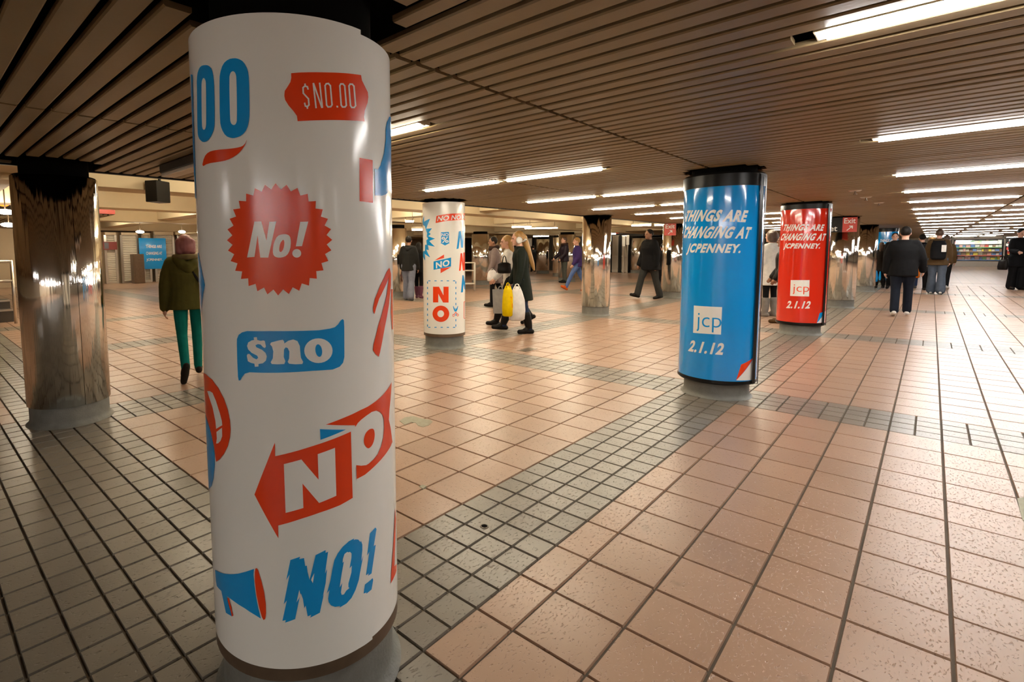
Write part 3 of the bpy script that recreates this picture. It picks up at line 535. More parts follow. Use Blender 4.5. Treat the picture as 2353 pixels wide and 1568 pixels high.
["W","dashed_frame","blue",1,[[[-8321,9905],[-6841,9921],[-6845,9808],[-8326,9793]],[[-8627,3145],[-7089,3193],[-7093,3078],[-8632,3030]],[[-4643,9937],[-3506,9943],[-3509,9831],[-4646,9825]],[[-4838,3247],[-3681,3268],[-3684,3154],[-4841,3134]],[[-1634,9947],[-595,9947],[-597,9835],[-1637,9836]],[[-1785,3288],[-736,3293],[-738,3180],[-1787,3175]],[[1208,9942],[2257,9936],[2255,9825],[1206,9830]],[[1081,3289],[2135,3279],[2133,3166],[1079,3176]],[[4168,9922],[5344,9910],[5343,9798],[4166,9810]],[[4053,3250],[5231,3224],[5229,3111],[4051,3137]],[[-9076,9752],[-8484,9759],[-8499,9433],[-9092,9425]],[[5460,9766],[5892,9761],[5886,9438],[5454,9443]],[[-9114,8974],[-8519,8983],[-8534,8656],[-9131,8646]],[[5447,8998],[5879,8992],[5873,8668],[5441,8674]],[[-9154,8194],[-8555,8205],[-8570,7877],[-9170,7866]],[[5433,8228],[5865,8221],[5860,7897],[5428,7903]],[[-9193,7413],[-8591,7425],[-8606,7097],[-9210,7084]],[[5420,7456],[5852,7449],[5847,7124],[5415,7132]],[[-9233,6630],[-8627,6644],[-8642,6315],[-9250,6300]],[[5407,6684],[5839,6676],[5834,6351],[5402,6359]],[[-9273,5845],[-8663,5861],[-8679,5531],[-9290,5515]],[[5394,5910],[5826,5902],[5820,5575],[5389,5584]],[[-9314,5059],[-8700,5076],[-8715,4746],[-9331,4728]],[[5381,5135],[5813,5126],[5807,4799],[5375,4808]],[[-9354,4271],[-8737,4290],[-8752,3959],[-9372,3939]],[[5368,4358],[5800,4348],[5794,4021],[5362,4031]],[[-9396,3482],[-8774,3503],[-8790,3171],[-9413,3149]],[[5355,3580],[5786,3570],[5781,3242],[5349,3253]]]],
["W","scissors_blades","blue",2,[[[4094,6273],[4375,6229],[5597,5488],[5055,5419],[4424,5789]],[[6963,6219],[6626,6187],[5294,5494],[5843,5403],[6553,5748]]]],
["W","scissors_handles","red",2,[[[4687,4934],[4589,4812],[4815,4795],[4914,4917]],[[4680,4863],[4410,4775],[4588,4732],[4861,4820]],[[4590,4807],[4211,4778],[4281,4716],[4662,4744]],[[4433,4774],[4058,4816],[3986,4757],[4360,4714]],[[4233,4778],[3973,4876],[3799,4839],[4057,4741]],[[4059,4822],[3968,4947],[3751,4937],[3841,4812]],[[3967,4890],[4062,5012],[3845,5029],[3751,4907]],[[3974,4961],[4238,5050],[4063,5093],[3801,5004]],[[4061,5018],[4438,5047],[4366,5109],[3992,5080]],[[4215,5051],[4593,5009],[4668,5068],[4288,5110]],[[4415,5047],[4682,4948],[4864,4985],[4594,5084]],[[4592,5003],[4686,4877],[4914,4886],[4819,5012]],[[7067,4937],[6951,4815],[7222,4795],[7341,4916]],[[7060,4865],[6740,4780],[6950,4734],[7277,4819]],[[6952,4809],[6506,4785],[6588,4722],[7038,4746]],[[6767,4778],[6328,4825],[6245,4766],[6680,4720]],[[6532,4785],[6230,4886],[6030,4851],[6327,4750]],[[6329,4831],[6225,4958],[5976,4950],[6079,4824]],[[6224,4900],[6333,5022],[6082,5041],[5975,4920]],[[6231,4972],[6537,5058],[6333,5103],[6033,5016]],[[6332,5028],[6771,5053],[6687,5116],[6251,5091]],[[6510,5059],[6956,5013],[7044,5071],[6595,5118]],[[6744,5053],[7061,4951],[7280,4985],[6957,5088]],[[6955,5007],[7066,4879],[7341,4885],[7226,5013]],[[4700,4980],[5721,5349],[5471,5400],[4465,5030]],[[5349,5358],[6208,5004],[6478,5042],[5602,5397]]]],
["W","outline_box","red",1,[[[11825,6656],[15283,6621],[15286,6693],[11680,6731]],[[15293,6677],[15294,4078],[15284,4078],[15283,6677]],[[15285,4138],[11576,4324],[11498,4254],[15286,4064]],[[12114,4238],[12369,6707],[11649,6728],[11439,4264]]]],
["B","logo_square","white",1,[[[-6536,8731],[-2561,8753],[790,8756],[770,7514],[791,6224],[-2616,6200],[-6479,6139],[-6483,7446]]]],
["B","corner_fold","red",1,[[[10459,4001],[6216,3487],[4976,2021]]]],
["B","corner_fold","white",2,[[[10474,3942],[10490,1943],[4976,2021]]]],
["R","logo_square","white",1,[[[-4665,8941],[2873,9014],[2992,6400],[-4568,6372]]]],
["R","corner_fold","blue",1,[[[12530,4031],[8225,3732],[7022,2143]]]],
["R","corner_fold","white",2,[[[12548,3992],[12631,2151],[7022,2143]]]]]
TEXTS=[
["W","strip_lettering","white",2,"NO NO NO",[[-2495,18965],[15281,19390],[15281,18719],[-3149,18271]],0.02,0.15],
["W","tag_lettering","white",2,"NO",[[-1100,16606],[2103,16619],[2129,16179],[-1110,16166]],0.02,0.0],
["W","tag_lettering","white",2,"%",[[-1044,16082],[2163,16095],[2182,15256],[-1028,15243]],0.015,0.0],
["W","box_lettering","white",2,"NO",[[-3810,12506],[2525,12916],[2508,12016],[-3759,11625]],0.03,0.0],
["B","poster_line","white",1,"THINGS ARE",[[-10323,17738],[6482,17446],[5668,16375],[-12143,16700]],0.048,0.0],
["B","poster_line","white",1,"CHANGING AT",[[-10720,16215],[7760,15976],[6851,14911],[-13212,15109]],0.048,0.0],
["B","poster_line","white",1,"JCPENNEY.",[[-9042,14603],[5206,14458],[4484,13420],[-10527,13481]],0.048,0.0],
["B","logo_lettering","blue",2,"jcp",[[-5499,8072],[778,8157],[810,6397],[-5490,6333]],-0.008,0.0],
["B","date_lettering","white",1,"2.1.12",[[-6959,5413],[1941,5455],[1316,4334],[-8050,4281]],0.04,0.0],
["R","poster_line","white",1,"THINGS ARE",[[-9342,17984],[8395,17778],[7451,16754],[-10740,16938]],0.048,0.0],
["R","poster_line","white",1,"CHANGING AT",[[-10526,16515],[9737,16352],[8657,15214],[-12723,15379]],0.048,0.0],
["R","poster_line","white",1,"JCPENNEY.",[[-8351,14912],[7209,14794],[6252,13749],[-9611,13827]],0.048,0.0],
["R","logo_lettering","red",2,"jcp",[[-3560,8256],[2878,8287],[2900,6737],[-3548,6681]],-0.008,0.0],
["R","date_lettering","white",1,"2.1.12",[[-5249,5551],[4193,5657],[3399,4452],[-6192,4310]],0.04,0.0]]
# ------------------------------------------------------------------ pillars
def decal_mesh(polys2d, R0, t0, axis_tri=None):
    """polys2d: list of ([(theta, z)...]) closed outlines, or a ready (verts, faces); wraps them round a cylinder."""
    bm = bmesh.new()
    if axis_tri:
        vv = [bm.verts.new((x, y, 0)) for x, y in axis_tri[0]]
        for f in axis_tri[1]:
            try: bm.faces.new([vv[i] for i in f])
            except ValueError: pass
    else:
        for pl in polys2d:
            P = [Vector((x, y, 0)) for x, y in pl]
            vv = [bm.verts.new(p) for p in P]
            for tri in tessellate_polygon([P]):
                try: bm.faces.new([vv[i] for i in tri])
                except ValueError: pass
    lo = min(v.co.x for v in bm.verts); hi = max(v.co.x for v in bm.verts)
    k = math.floor(lo / 0.06) + 1
    while k * 0.06 < hi:
        bmesh.ops.bisect_plane(bm, geom=bm.verts[:] + bm.edges[:] + bm.faces[:], plane_co=(k * 0.06, 0, 0), plane_no=(1, 0, 0)); k += 1
    for f in bm.faces:
        f.normal_update()
        if f.normal.z < 0: f.normal_flip()
    for v in bm.verts:
        t = t0 + v.co.x; v.co = Vector((R0 * math.cos(t), R0 * math.sin(t), v.co.y))
    me = bpy.data.meshes.new('m'); bm.to_mesh(me); bm.free()
    me.polygons.foreach_set('use_smooth', [True] * len(me.polygons))
    return me
CYL = {'M': ((0.903, -1.466), 0.3000), 'W': ((5.59, -5.152), 0.3098), 'B': ((5.51, -1.456), 0.3373), 'R': ((10.36, -1.51), 0.3363)}
face_dir = {k: math.atan2(v[0][1], -v[0][0]) for k, v in CYL.items()}
def prints(cy, parent):
    for c, name, m, layer, polys in DECALS:
        if c != cy: continue
        link(name, decal_mesh([[(x / 1e4, y / 1e4) for x, y in p] for p in polys], CYL[cy][1] + 0.0006 * layer, face_dir[cy]), M[m], parent)
    for c, name, m, layer, s, q, bold, sh in TEXTS:
        if c != cy: continue
        v, f = text_mesh(s, bold); q = [(x / 1e4, y / 1e4) for x, y in q]; out = []
        for x, y in v:
            tp = [q[0][i] * (1 - x) + q[1][i] * x for i in (0, 1)]; bt = [q[3][i] * (1 - x) + q[2][i] * x for i in (0, 1)]
            out.append((bt[0] * (1 - y) + tp[0] * y, bt[1] * (1 - y) + tp[1] * y))
        link(name, decal_mesh(None, CYL[cy][1] + 0.0006 * layer, face_dir[cy], (out, f)), M[m], parent)
def base_mesh(r, top):
    return lathe_me([(0.001, top), (r, top), (r, 0.05), (r + 0.004, 0.025), (r + 0.022, 0.006), (r + 0.03, 0.0), (0.001, 0.0)], 64)
def collar(t, r, z0):
    link('collar', lathe_me([(r * 0.80, z0 - 0.02), (r * 0.80, HC + 0.09)], 48), M['black'], t)
def wrapped(cy, name, label, zb, zt, lip0, rb, step=0.0, ts=0.62):
    (a, b), r = CYL[cy]
    t = thing(name, label, 'pillar', W(a, b, 0), 0, None)
    link('plinth', base_mesh(rb, lip0 - 0.004), M['base'], t)
    link('steel_band', lathe_me([(r - 0.02, lip0), (r - 0.0015, lip0), (r - 0.0015, zb + 0.05), (r - 0.02, zb + 0.05)], 72), M['lip'], t)
    link('shaft', lathe_me([(r - 0.004, zb + 0.03), (r - 0.004, zt - 0.03)], 48), M['steel_dull'], t)
    bm = bmesh.new(); n = 120; cols = []; s0 = face_dir[cy] + ts      # one printed sheet, its two edges overlapping at ts
    for i in range(n + 1):
        u = i / n; th = s0 + (2 * math.pi + 0.03) * u
        rr = r - 0.0009 + (0.0009 if i > n - 3 else 0)
        za = zb + step * (0.5 - u) * 0.6; zz = zt + step * (u - 0.5)
        cols.append([bm.verts.new((rr * math.cos(th), rr * math.sin(th), za + (zz - za) * k / 12)) for k in range(13)])
    for A, B in zip(cols, cols[1:]):
        for k in range(12): bm.faces.new((A[k], B[k], B[k + 1], A[k + 1]))
    wr = link('printed_wrap', done(bm, True), M['wrap'], t)
    prints(cy, wr)
    collar(t, r, zt); return t
def steel(a, b, label, r=0.297, rb=0.281, z0=0.17, zt=2.02, seam=0.8):
    t = thing('steel_pillar', label, 'pillar', W(a, b, 0), 0, 'polished steel pillars of the hall'); t['kind'] = 'thing'
    link('plinth', base_mesh(rb, z0 + 0.01), M['base'], t)
    fd = math.atan2(b, -a)
    for k in (0, 1):                      # two half shells that meet in vertical seams
        s0 = fd + seam + math.pi * k
        bm = bmesh.new(); lathe(bm, [(r - 0.012, z0), (r, z0 + 0.002), (r, zt - 0.002), (r - 0.012, zt)], 40, s0 + 0.006, s0 + math.pi - 0.006)
        link('steel_shell', done(bm, True), M['steel'], t)
    link('core', lathe_me([(r - 0.012, z0), (r - 0.012, zt + 0.01)], 40), M['black'], t)
    collar(t, r, zt); return t
wrapped('M', 'advertising_pillar', 'big white advertising pillar printed with red and blue NO slogans, nearest the camera', 0.222, 2.008, 0.181, 0.279, 0.012)
wrapped('W', 'advertising_pillar', 'smaller white advertising pillar with dashed NO coupon and scissors, behind the women walking', 0.220, 2.10, 0.178, 0.284, 0.0)
def poster_pillar(cy, label, colour, zb, zt, cap, fb):
    (a, b), r = CYL[cy]; fd = face_dir[cy]
    t = thing('poster_pillar', label, 'pillar', W(a, b, 0), 0, None); t['kind'] = 'thing'
    link('plinth', base_mesh(0.281, fb + 0.02), M['base'], t)
    p = link('poster', lathe_me([(r, zb - 0.01), (r, zt + 0.01)], 96), M[colour], t)
    prints(cy, p)
    link('bottom_frame', lathe_me([(0.27, fb), (r - 0.01, fb), (r + 0.006, fb + 0.015), (r + 0.006, zb), (r - 0.005, zb)], 96), M['blackpaint'], t)
    link('top_frame', lathe_me([(r - 0.005, zt), (r + 0.006, zt), (r + 0.008, cap - 0.02), (r - 0.01, cap), (0.2, cap)], 96), M['blackpaint'], t)
    for s in (0.95, 0.95 - math.pi):      # hinged frame bars where the two poster halves meet
        bm = bmesh.new(); lathe(bm, [(r - 0.01, fb + 0.012), (r + 0.018, fb + 0.012), (r + 0.018, cap - 0.03), (r - 0.01, cap - 0.03)], 6, fd + s, fd + s + 0.14)
        link('frame_bar', done(bm), M['blackpaint'], t)
        bm = bmesh.new(); lathe(bm, [(r - 0.01, fb + 0.012), (r + 0.03, fb + 0.012), (r + 0.03, cap - 0.05), (r - 0.01, cap - 0.05)], 3, fd + s + 0.17, fd + s + 0.23)
        link('frame_bar', done(bm), M['blackpaint'], t)
    link('collar', lathe_me([(0.27, cap - 0.01), (0.27, HC + 0.09)], 48), M['black'], t)
    return t
poster_pillar('B', 'bright blue poster pillar in a black frame with white slanted lettering', 'poster_blue', 0.190, 1.967, 2.096, 0.148)
poster_pillar('R', 'bright red poster pillar in a black frame with white slanted lettering', 'poster_red', 0.211, 2.028, 2.125, 0.162)
steel(0.945, -5.245, 'big polished steel pillar at the left edge, behind the grey tile floor', 0.297, 0.284, 0.164, 2.03, 0.35)
steel(10.52, -5.21, 'polished steel pillar between the walking women and the man in black', 0.297, 0.281, 0.195, 2.125)
steel(15.6, -1.53, 'polished steel pillar carrying a black and red exit sign behind the red poster pillar', 0.30, 0.28, 0.187, 2.115)
steel(15.75, -5.41, 'polished steel pillar carrying a small red exit sign left of the blue poster pillar', 0.30, 0.28, 0.187, 2.125)
steel(21.75, -1.54, 'polished steel pillar right behind the one with the black and red exit sign', 0.30, 0.28, 0.187, 2.125)
def steel_px(px, py, label, hw=None, zt=2.12):
    a, b = on_floor(px, py); k = 1 + 0.28 / math.hypot(a, b); a *= k; b *= k
    r = hw * 2 if hw else 0.297
    return steel(a, b, label, r, r - 0.016, 0.19, zt)
steel_px(912, 685, 'polished steel pillar at the edge of the big white pillar, beside man in grey jeans', 0.165)
steel_px(1104, 655, 'polished steel pillar behind the woman in the grey puffer coat', 0.185)
steel_px(1152, 642, 'polished steel pillar half hidden behind the blonde women and grey puffer coat', 0.20, 2.2)
steel_px(1247, 629, 'slim looking polished steel pillar right of the black coat woman, before the dark gateway', 0.20)
steel_px(1284, 636, 'polished steel pillar peeping out left of the person in the dark quilted jacket', 0.17)
steel_px(1302, 648, 'polished steel pillar directly behind the person in the dark quilted jacket', 0.19)
steel_px(1466, 628, 'distant polished steel pillar just left of the man in black coat', 0.22)
# blue advertising pillar seen far behind
a, b = on_floor(2030, 655)
t = thing('poster_pillar', 'far blue poster pillar behind the crowd on the right', 'pillar', W(a, b, 0)); t['kind'] = 'thing'
link('plinth', base_mesh(0.28, 0.17), M['base'], t); link('poster', lathe_me([(0.335, 0.19), (0.335, 2.0)], 48), M['poster_blue'], t)
link('top_frame', lathe_me([(0.33, 2.0), (0.343, 2.0), (0.343, 2.13), (0.2, 2.13)], 48), M['blackpaint'], t); link('bottom_frame', lathe_me([(0.27, 0.15), (0.343, 0.15), (0.343, 0.19)], 48), M['blackpaint'], t)
c_ = [-0.34, 1.55]; fd = math.atan2(b, -a)
for i, s in enumerate(('THINGS ARE', 'CHANGING AT', 'JCPENNEY.')):
    v, f = text_mesh(s, 0.02); link('poster_line', decal_mesh(None, 0.3356, fd, ([(-0.6 + 1.3 * x + 0.06 * y, 1.62 - 0.16 * i + 0.11 * y) for x, y in v], f)), M['white'], t)

# ------------------------------------------------------------------ exit signs
def arrow(bm, M_, s):
    for pl in ([(-.32, -.40), (-.40, -.32), (.22, .30), (.30, .22)], [(.40, .40), (.40, -.10), (.24, -.02), (.24, .24), (-.02, .24), (-.10, .40)]):
        f = bm.faces.new([bm.verts.new(M_ @ Vector((x * s, y * s, 0))) for x, y in pl])
def sign_plane(c, facing, w, h):          # matrix with x right, y up, z out of the sign
    n = Vector((math.cos(facing), math.sin(facing), 0)); up = Vector((0, 0, 1)); x = up.cross(n)
    return Matrix((( x.x, up.x, n.x, c.x), (x.y, up.y, n.y, c.y), (x.z, up.z, n.z, c.z), (0, 0, 0, 1)))
def exit_sign(name, label, p0, p1, black=0.0):
    c = (p0 + p1) / 2; fac = math.atan2(-c.y, -c.x)
    h = abs(p0.z - p1.z); w = math.hypot(p0.x - p1.x, p0.y - p1.y)
    t = thing(name, label, 'sign', c, 0)
    Mx = sign_plane(Vector((0, 0, 0)), fac, w, h)
    bm = bmesh.new(); box(bm, (-w / 2, -h / 2, -0.03), (w / 2, h / 2, 0), Mx); link('red_panel', done(bm), M['signred'], t)
    flat_text('exit_lettering', 'Exit', M['signwhite'], t, w * 0.78, h * 0.36, Mx @ Matrix.Translation((-w * 0.40, h * 0.08, 0.002)), 0.012)
    bm = bmesh.new(); arrow(bm, Mx @ Matrix.Translation((0, -h * 0.24, 0.002)), h * 0.42); link('arrow', done(bm), M['signwhite'], t)
    if black:
        bm = bmesh.new(); box(bm, (-w / 2 - black, -h / 2, -0.03), (-w / 2, h / 2, -0.001), Mx); link('black_panel', done(bm), M['blackpaint'], t)
        flat_text('street_lettering', 'er', M['signwhite'], t, 0.13, 0.09, Mx @ Matrix.Translation((-w / 2 - 0.36, h * 0.22, 0.002)), 0.01)
        flat_text('street_lettering', 'Street', M['signwhite'], t, 0.44, 0.13, Mx @ Matrix.Translation((-w / 2 - 0.53, -h * 0.42, 0.002)), 0.01)
    return t
exit_sign('exit_sign', 'small red exit sign with arrow on the steel pillar left of the blue poster pillar', at_dist(1527, 514, 15.95), at_dist(1553, 541, 15.95))
exit_sign('exit_sign', 'black and red exit and street sign on the steel pillar beside the red pillar', at_dist(1937, 500, 15.2), at_dist(1969, 533, 15.2), 0.62)
# ------------------------------------------------------------------ surroundings
struct('wall_right', box_me(*wbox(-9, 56, 9.0, 9.2, 0, 2.3)), M['wallcream'])
struct('wall_back', box_me(*wbox(-9.2, -9, -33, 9.2, 0, 3.2)), M['wallcream'])
struct('wall_left', box_me(*wbox(-9, 33.2, -29.3, -29.0, 0, 3.3)), M['wallcream'])
struct('wall_middle', box_me(*wbox(33.0, 33.3, -29.3, -11.5, 0, 3.3)), M['darkwall'])
struct('wall_front', box_me(*wbox(56.8, 57.0, -13, 9.2, 0, 2.3)), M['wallcream'])
struct('wall_side', box_me(*wbox(33.0, 57, -13.2, -13.0, 0, 3.3)), M['wallcream'])
struct('ceiling_2', box_me(*wbox(-9, 33.2, -29.3, -5.44, 2.98, 3.1)), M['cream'])
struct('ceiling_3', box_me(*wbox(33, 57, -13.2, -5.4, 2.2, 2.3)), M['cream'])
k = 3
for b in (-8.4, -11.9, -16.5, -22.5):
    struct('trim_%d' % k, box_me(*wbox(-9, 33, b - 0.28, b + 0.28, 2.32, 2.98)), M['cream']); k += 1
for a in (0.9, 5.6, 10.4, 15.6, 21.7, 27.0):
    struct('trim_%d' % k, box_me(*wbox(a - 0.28, a + 0.28, -29, -5.44, 2.40, 2.98)), M['cream']); k += 1
# lamps of the raised part, many added to brighten its ceiling and the shutters
n = 0
for a, b, z in ((2.6, -6.6, 2.9), (2.2, -13.0, 2.9), (3.4, -13.4, 2.9), (4.8, -13.2, 2.9), (6.9, -10.0, 2.9), (9.4, -10.0, 2.9), (11.8, -9.9, 2.9), (3.9, -6.9, 2.9), (7.6, -6.6, 2.9), (8.9, -6.9, 2.9), (12.6, -6.7, 2.9), (14, -7.2, 2.9), (18, -6.8, 2.9), (3.2, -10.2, 2.9), (8, -10.2, 2.9), (12.9, -10.3, 2.9), (18.2, -10.3, 2.9), (3.6, -14.2, 2.9), (8.3, -14.2, 2.9), (13.2, -14.3, 2.9), (18.4, -14.3, 2.9), (24, -9.5, 2.9), (24, -14.3, 2.9), (4.5, -19.5, 2.9), (9, -19.5, 2.9), (14, -19.5, 2.9), (19, -19.5, 2.9), (7.5, -25.5, 2.6), (12, -25.5, 2.6), (2, -25.5, 2.6), (29.5, -14, 2.35), (29.5, -18.5, 2.35), (18, -25, 2.6), (4.6, -27, 2.6), (7.4, -27, 2.6), (10.4, -27, 2.6), (13.5, -27, 2.6)):
    light(a, b - 0.6, b + 0.6, 'lit warm tube of a set, many added, up between the beams of the raised cream ceiling', True, min(z, 2.80), 'tubes of the raised ceiling', True, 2.985 if a < 29 else 2.985)
for p, q, dist in (((1175, 522), (1222, 521), 17.5), ((1205, 526), (1282, 523), 20.5), ((1450, 519), (1497, 517), 20.0), ((1503, 518), (1527, 517), 21.0), ((930, 510), (952, 508), 15.0), ((945, 530), (972, 526), 13.5)):
    A, B = at_dist(*p, dist), at_dist(*q, dist); c = (A + B) / 2; c.z = min(c.z, 2.55)
    t = thing('hanging_lamp', {1175: 'upper hanging tube lamp left of the middle steel pillar', 1205: 'lower long hanging tube lamp left of the middle steel pillar', 1450: 'long hanging tube lamp above the man in black', 1503: 'short hanging tube lamp next to the small red exit sign', 930: 'hanging tube lamp above the man in grey jeans', 945: 'lower hanging tube lamp beside the small white pillar'}[p[0]], 'ceiling light', c, math.atan2(B.y - A.y, B.x - A.x))
    L = (Vector((B.x - A.x, B.y - A.y, 0))).length / 2
    link('housing', box_me((-L, -0.06, 0.02), (L, 0.06, 0.07), 0.006), M['fixture'], t)
    bm = bmesh.new(); tube(bm, [(-L + 0.02, 0, 0.005), (L - 0.02, 0, 0.005)], 0.03, 10); link('tube', done(bm, True), M['tube_warm'], t)
    for s in (-1, 1):
        bm = bmesh.new(); tube(bm, [(s * L * 0.8, 0, 0.06), (s * L * 0.8, 0, 2.98 - c.z)], 0.008, 6); link('hanger', done(bm), M['lip'], t)
# monitor box hung in the raised bay
c = at_b(368, 441, -8.0)
t = thing('hanging_monitor', 'dark boxed monitor hanging below the cream beams above the green coat person', 'monitor', c, math.radians(-60))
link('case', box_me((-0.14, -0.13, -0.15), (0.06, 0.13, 0.15), 0.01), M['blackpaint'], t)
link('screen', box_me((-0.146, -0.115, -0.13), (-0.14, 0.115, 0.02)), M['screen'], t)
bm = bmesh.new(); tube(bm, [(0, 0, 0.14), (0, 0, 2.98 - c.z)], 0.02, 8); link('bracket', done(bm), M['blackpaint'], t)
# ---- shuttered stalls along the left back wall
def wall_b(x0, x1, y0, y1, b, th=0.08):    # box on the plane b between two picture corners
    p, q = at_b(x0, y1, b), at_b(x1, y0, b)
    return (min(p.x, q.x), -b - th, min(p.z, q.z)), (max(p.x, q.x), -b, max(p.z, q.z))
def shutter(x0, x1, label, b=-28.5):
    lo, hi = wall_b(x0, x1, 541, 646, b, 0.12); lo = (lo[0] + 0.16, lo[1], 0.06); hi = (hi[0] - 0.16, hi[1], hi[2])
    c = Vector(((lo[0] + hi[0]) / 2, lo[1], 0)); w = hi[0] - lo[0]
    t = thing('roller_shutter', label, 'shutter', c)
    bm = bmesh.new(); nn = 26; hh = (hi[2] - 0.06) / nn
    for i in range(nn):
        z = 0.06 + i * hh
        pr = [(0, z), (-0.03, z + hh * 0.2), (-0.035, z + hh * 0.6), (0, z + hh * 0.94)]
        vv = [[bm.verts.new((sx * w / 2, y, zz)) for y, zz in pr] for sx in (-1, 1)]
        for j in range(3): bm.faces.new((vv[0][j], vv[1][j], vv[1][j + 1], vv[0][j + 1]))
    stuff(link('slats', done(bm), M['shutter'], t))
    link('bottom_bar', box_me((-w / 2, -0.05, 0.0), (w / 2, 0.02, 0.1)), M['steel_dull'], t)
    link('shutter_box', box_me((-w / 2, -0.12, hi[2]), (w / 2, 0.1, hi[2] + 0.25)), M['wallcream'], t)
    for s in (-1, 1): link('guide_rail', box_me((s * w / 2 - 0.05, -0.06, 0), (s * w / 2 + 0.05, 0.05, hi[2])), M['steel_dull'], t)
    return t
shutter(236, 271, 'closed white roller shutter at far left with small red poster')
shutter(273, 320, 'closed white roller shutter between the far left one and the blue poster')
shutter(322, 348, 'closed white roller shutter behind left half of the far blue poster')
shutter(350, 402, 'closed white roller shutter behind right half of the far blue poster')
shutter(404, 470, 'closed white roller shutter behind the person in the green coat')
lo, hi = wall_b(322, 380, 548, 619, -28.2, 0.03)
t = thing('wall_poster', 'far bright blue poster with white lettering on the closed shutters', 'poster', (lo[0], lo[1], lo[2]))
w_, h_ = hi[0] - lo[0], hi[2] - lo[2]
link('sheet', box_me((0, 0, 0), (w_, 0.02, h_)), M['poster_blue'], t)
Mx = Matrix(((1, 0, 0, 0), (0, 0, 1, -0.005), (0, 1, 0, 0), (0, 0, 0, 1)))
for i, s in enumerate(('THINGS ARE', 'CHANGING AT', 'JCPENNEY.')): flat_text('poster_line', s, M['white'], t, w_ * 0.6, h_ * 0.10, Mx @ Matrix.Translation((w_ * 0.24, h_ * (0.68 - 0.22 * i), 0)), 0.02)
bm = bmesh.new(); bm.faces.new([bm.verts.new(v) for v in ((w_, -0.004, 0), (w_, -0.004, h_ * 0.16), (w_ * 0.84, -0.004, 0))]); link('corner_fold', done(bm), M['red'], t)
lo, hi = wall_b(237, 268, 556, 574, -28.2, 0.03)
t = thing('wall_poster', 'small red and grey poster on the far left shutter', 'poster', lo)
link('sheet', box_me((0, 0, 0), ((hi[0] - lo[0]), 0.02, hi[2] - lo[2])), M['fascia'], t)
link('picture', box_me((0.05, -0.006, 0.04), ((hi[0] - lo[0]) * 0.4, 0.0, hi[2] - lo[2] - 0.04)), M['screen'], t)
lo, hi = wall_b(302, 323, 584, 647, -27.9, 0.5)
t = thing('locker', 'brown metal cabinet standing left of the far blue poster', 'cabinet', (0, 0, 0))
link('cabinet_body', box_me((lo[0], lo[1], 0), hi, 0.02), M['lip'], t); link('door', box_me((lo[0] + 0.06, lo[1] - 0.015, 0.1), (hi[0] - 0.06, lo[1], hi[2] - 0.1)), M['lip'], t)
lo, hi = wall_b(225, 343, 517, 530, -24.2, 0.2)
t = thing('fascia_sign', 'long dark red fascia board over the far left shutters', 'sign', lo)
link('board', box_me((0, 0, 0), (hi[0] - lo[0], 0.15, hi[2] - lo[2])), M['fascia'], t)
link('lower_edge', box_me((0, -0.02, -0.06), (hi[0] - lo[0], 0.15, 0)), M['darkwall'], t)
lo, hi = wall_b(344.5, 450, 517, 530, -24.2, 0.2)
t = thing('line_sign', 'black overhead sign with four glowing orange line discs', 'sign', lo); w_, h_ = hi[0] - lo[0], hi[2] - lo[2]
link('board', box_me((0, 0, 0), (w_, 0.15, h_)), M['blackpaint'], t)
for i in range(4): link('line_disc', lathe_me([(0.0001, 0.01), (h_ * 0.36, 0.01), (h_ * 0.36, -0.01)], 20), M['orange'], t, (w_ * (0.41 + 0.082 * i), -0.012, h_ / 2)).rotation_euler = (math.pi / 2, 0, 0)
for x0_, x1_ in ((0.02, 0.34), (0.74, 0.98)):
    for i in range(6): link('letter_block', box_me((w_ * (x0_ + (x1_ - x0_) * i / 6), -0.008, h_ * 0.25), (w_ * (x0_ + (x1_ - x0_) * (i + 0.7) / 6), 0.0, h_ * 0.72)), M['signwhite'], t)
for p, lab in (((322, 533), 'bright oval lamp hanging in front of the far blue poster'), ((418, 533), 'bright oval lamp hanging above the head of the green coat person'), ((12, 487), 'bright lamp at the left picture edge, upper of two'), ((20, 517), 'bright lamp at the left picture edge, lower of two')):
    c = at_b(*p, -18.0 if p[0] > 100 else -11.4 if p[1] < 500 else -13.9); t = thing('pendant_lamp', lab, 'ceiling light', c, 0.6)
    bm = bmesh.new(); ball(bm, (0, 0, 0), (0.17, 0.06, 0.045), seg=14); link('bulb', done(bm, True), M['tube_warm'], t)
    bm = bmesh.new(); tube(bm, [(0, 0, 0.03), (0, 0, 2.98 - c.z)], 0.01, 6); link('hanger', done(bm), M['lip'], t)
# low slatted canopy left of the raised bay
A = at_b(236, 487, -14.5)
t = thing('canopy', 'low dark slatted canopy with red edge behind the left steel pillar', 'canopy', (0, 0, 0))
link('soffit', box_me((A.x - 3.0, 14.5, A.z - 0.06), (A.x + 0.25, 23.5, A.z + 0.02)), M['darkwall'], t)
bm = bmesh.new()
for i in range(30): box(bm, (A.x - 3.0 + i * 0.108, 14.5, A.z - 0.08), (A.x - 2.93 + i * 0.108, 23.5, A.z - 0.06))
stuff(link('slats', done(bm), M['slat_i'], t))
link('red_edge', box_me((A.x - 3.0, 14.44, A.z - 0.05), (A.x + 0.25, 14.5, A.z + 0.22)), M['fascia'], t)
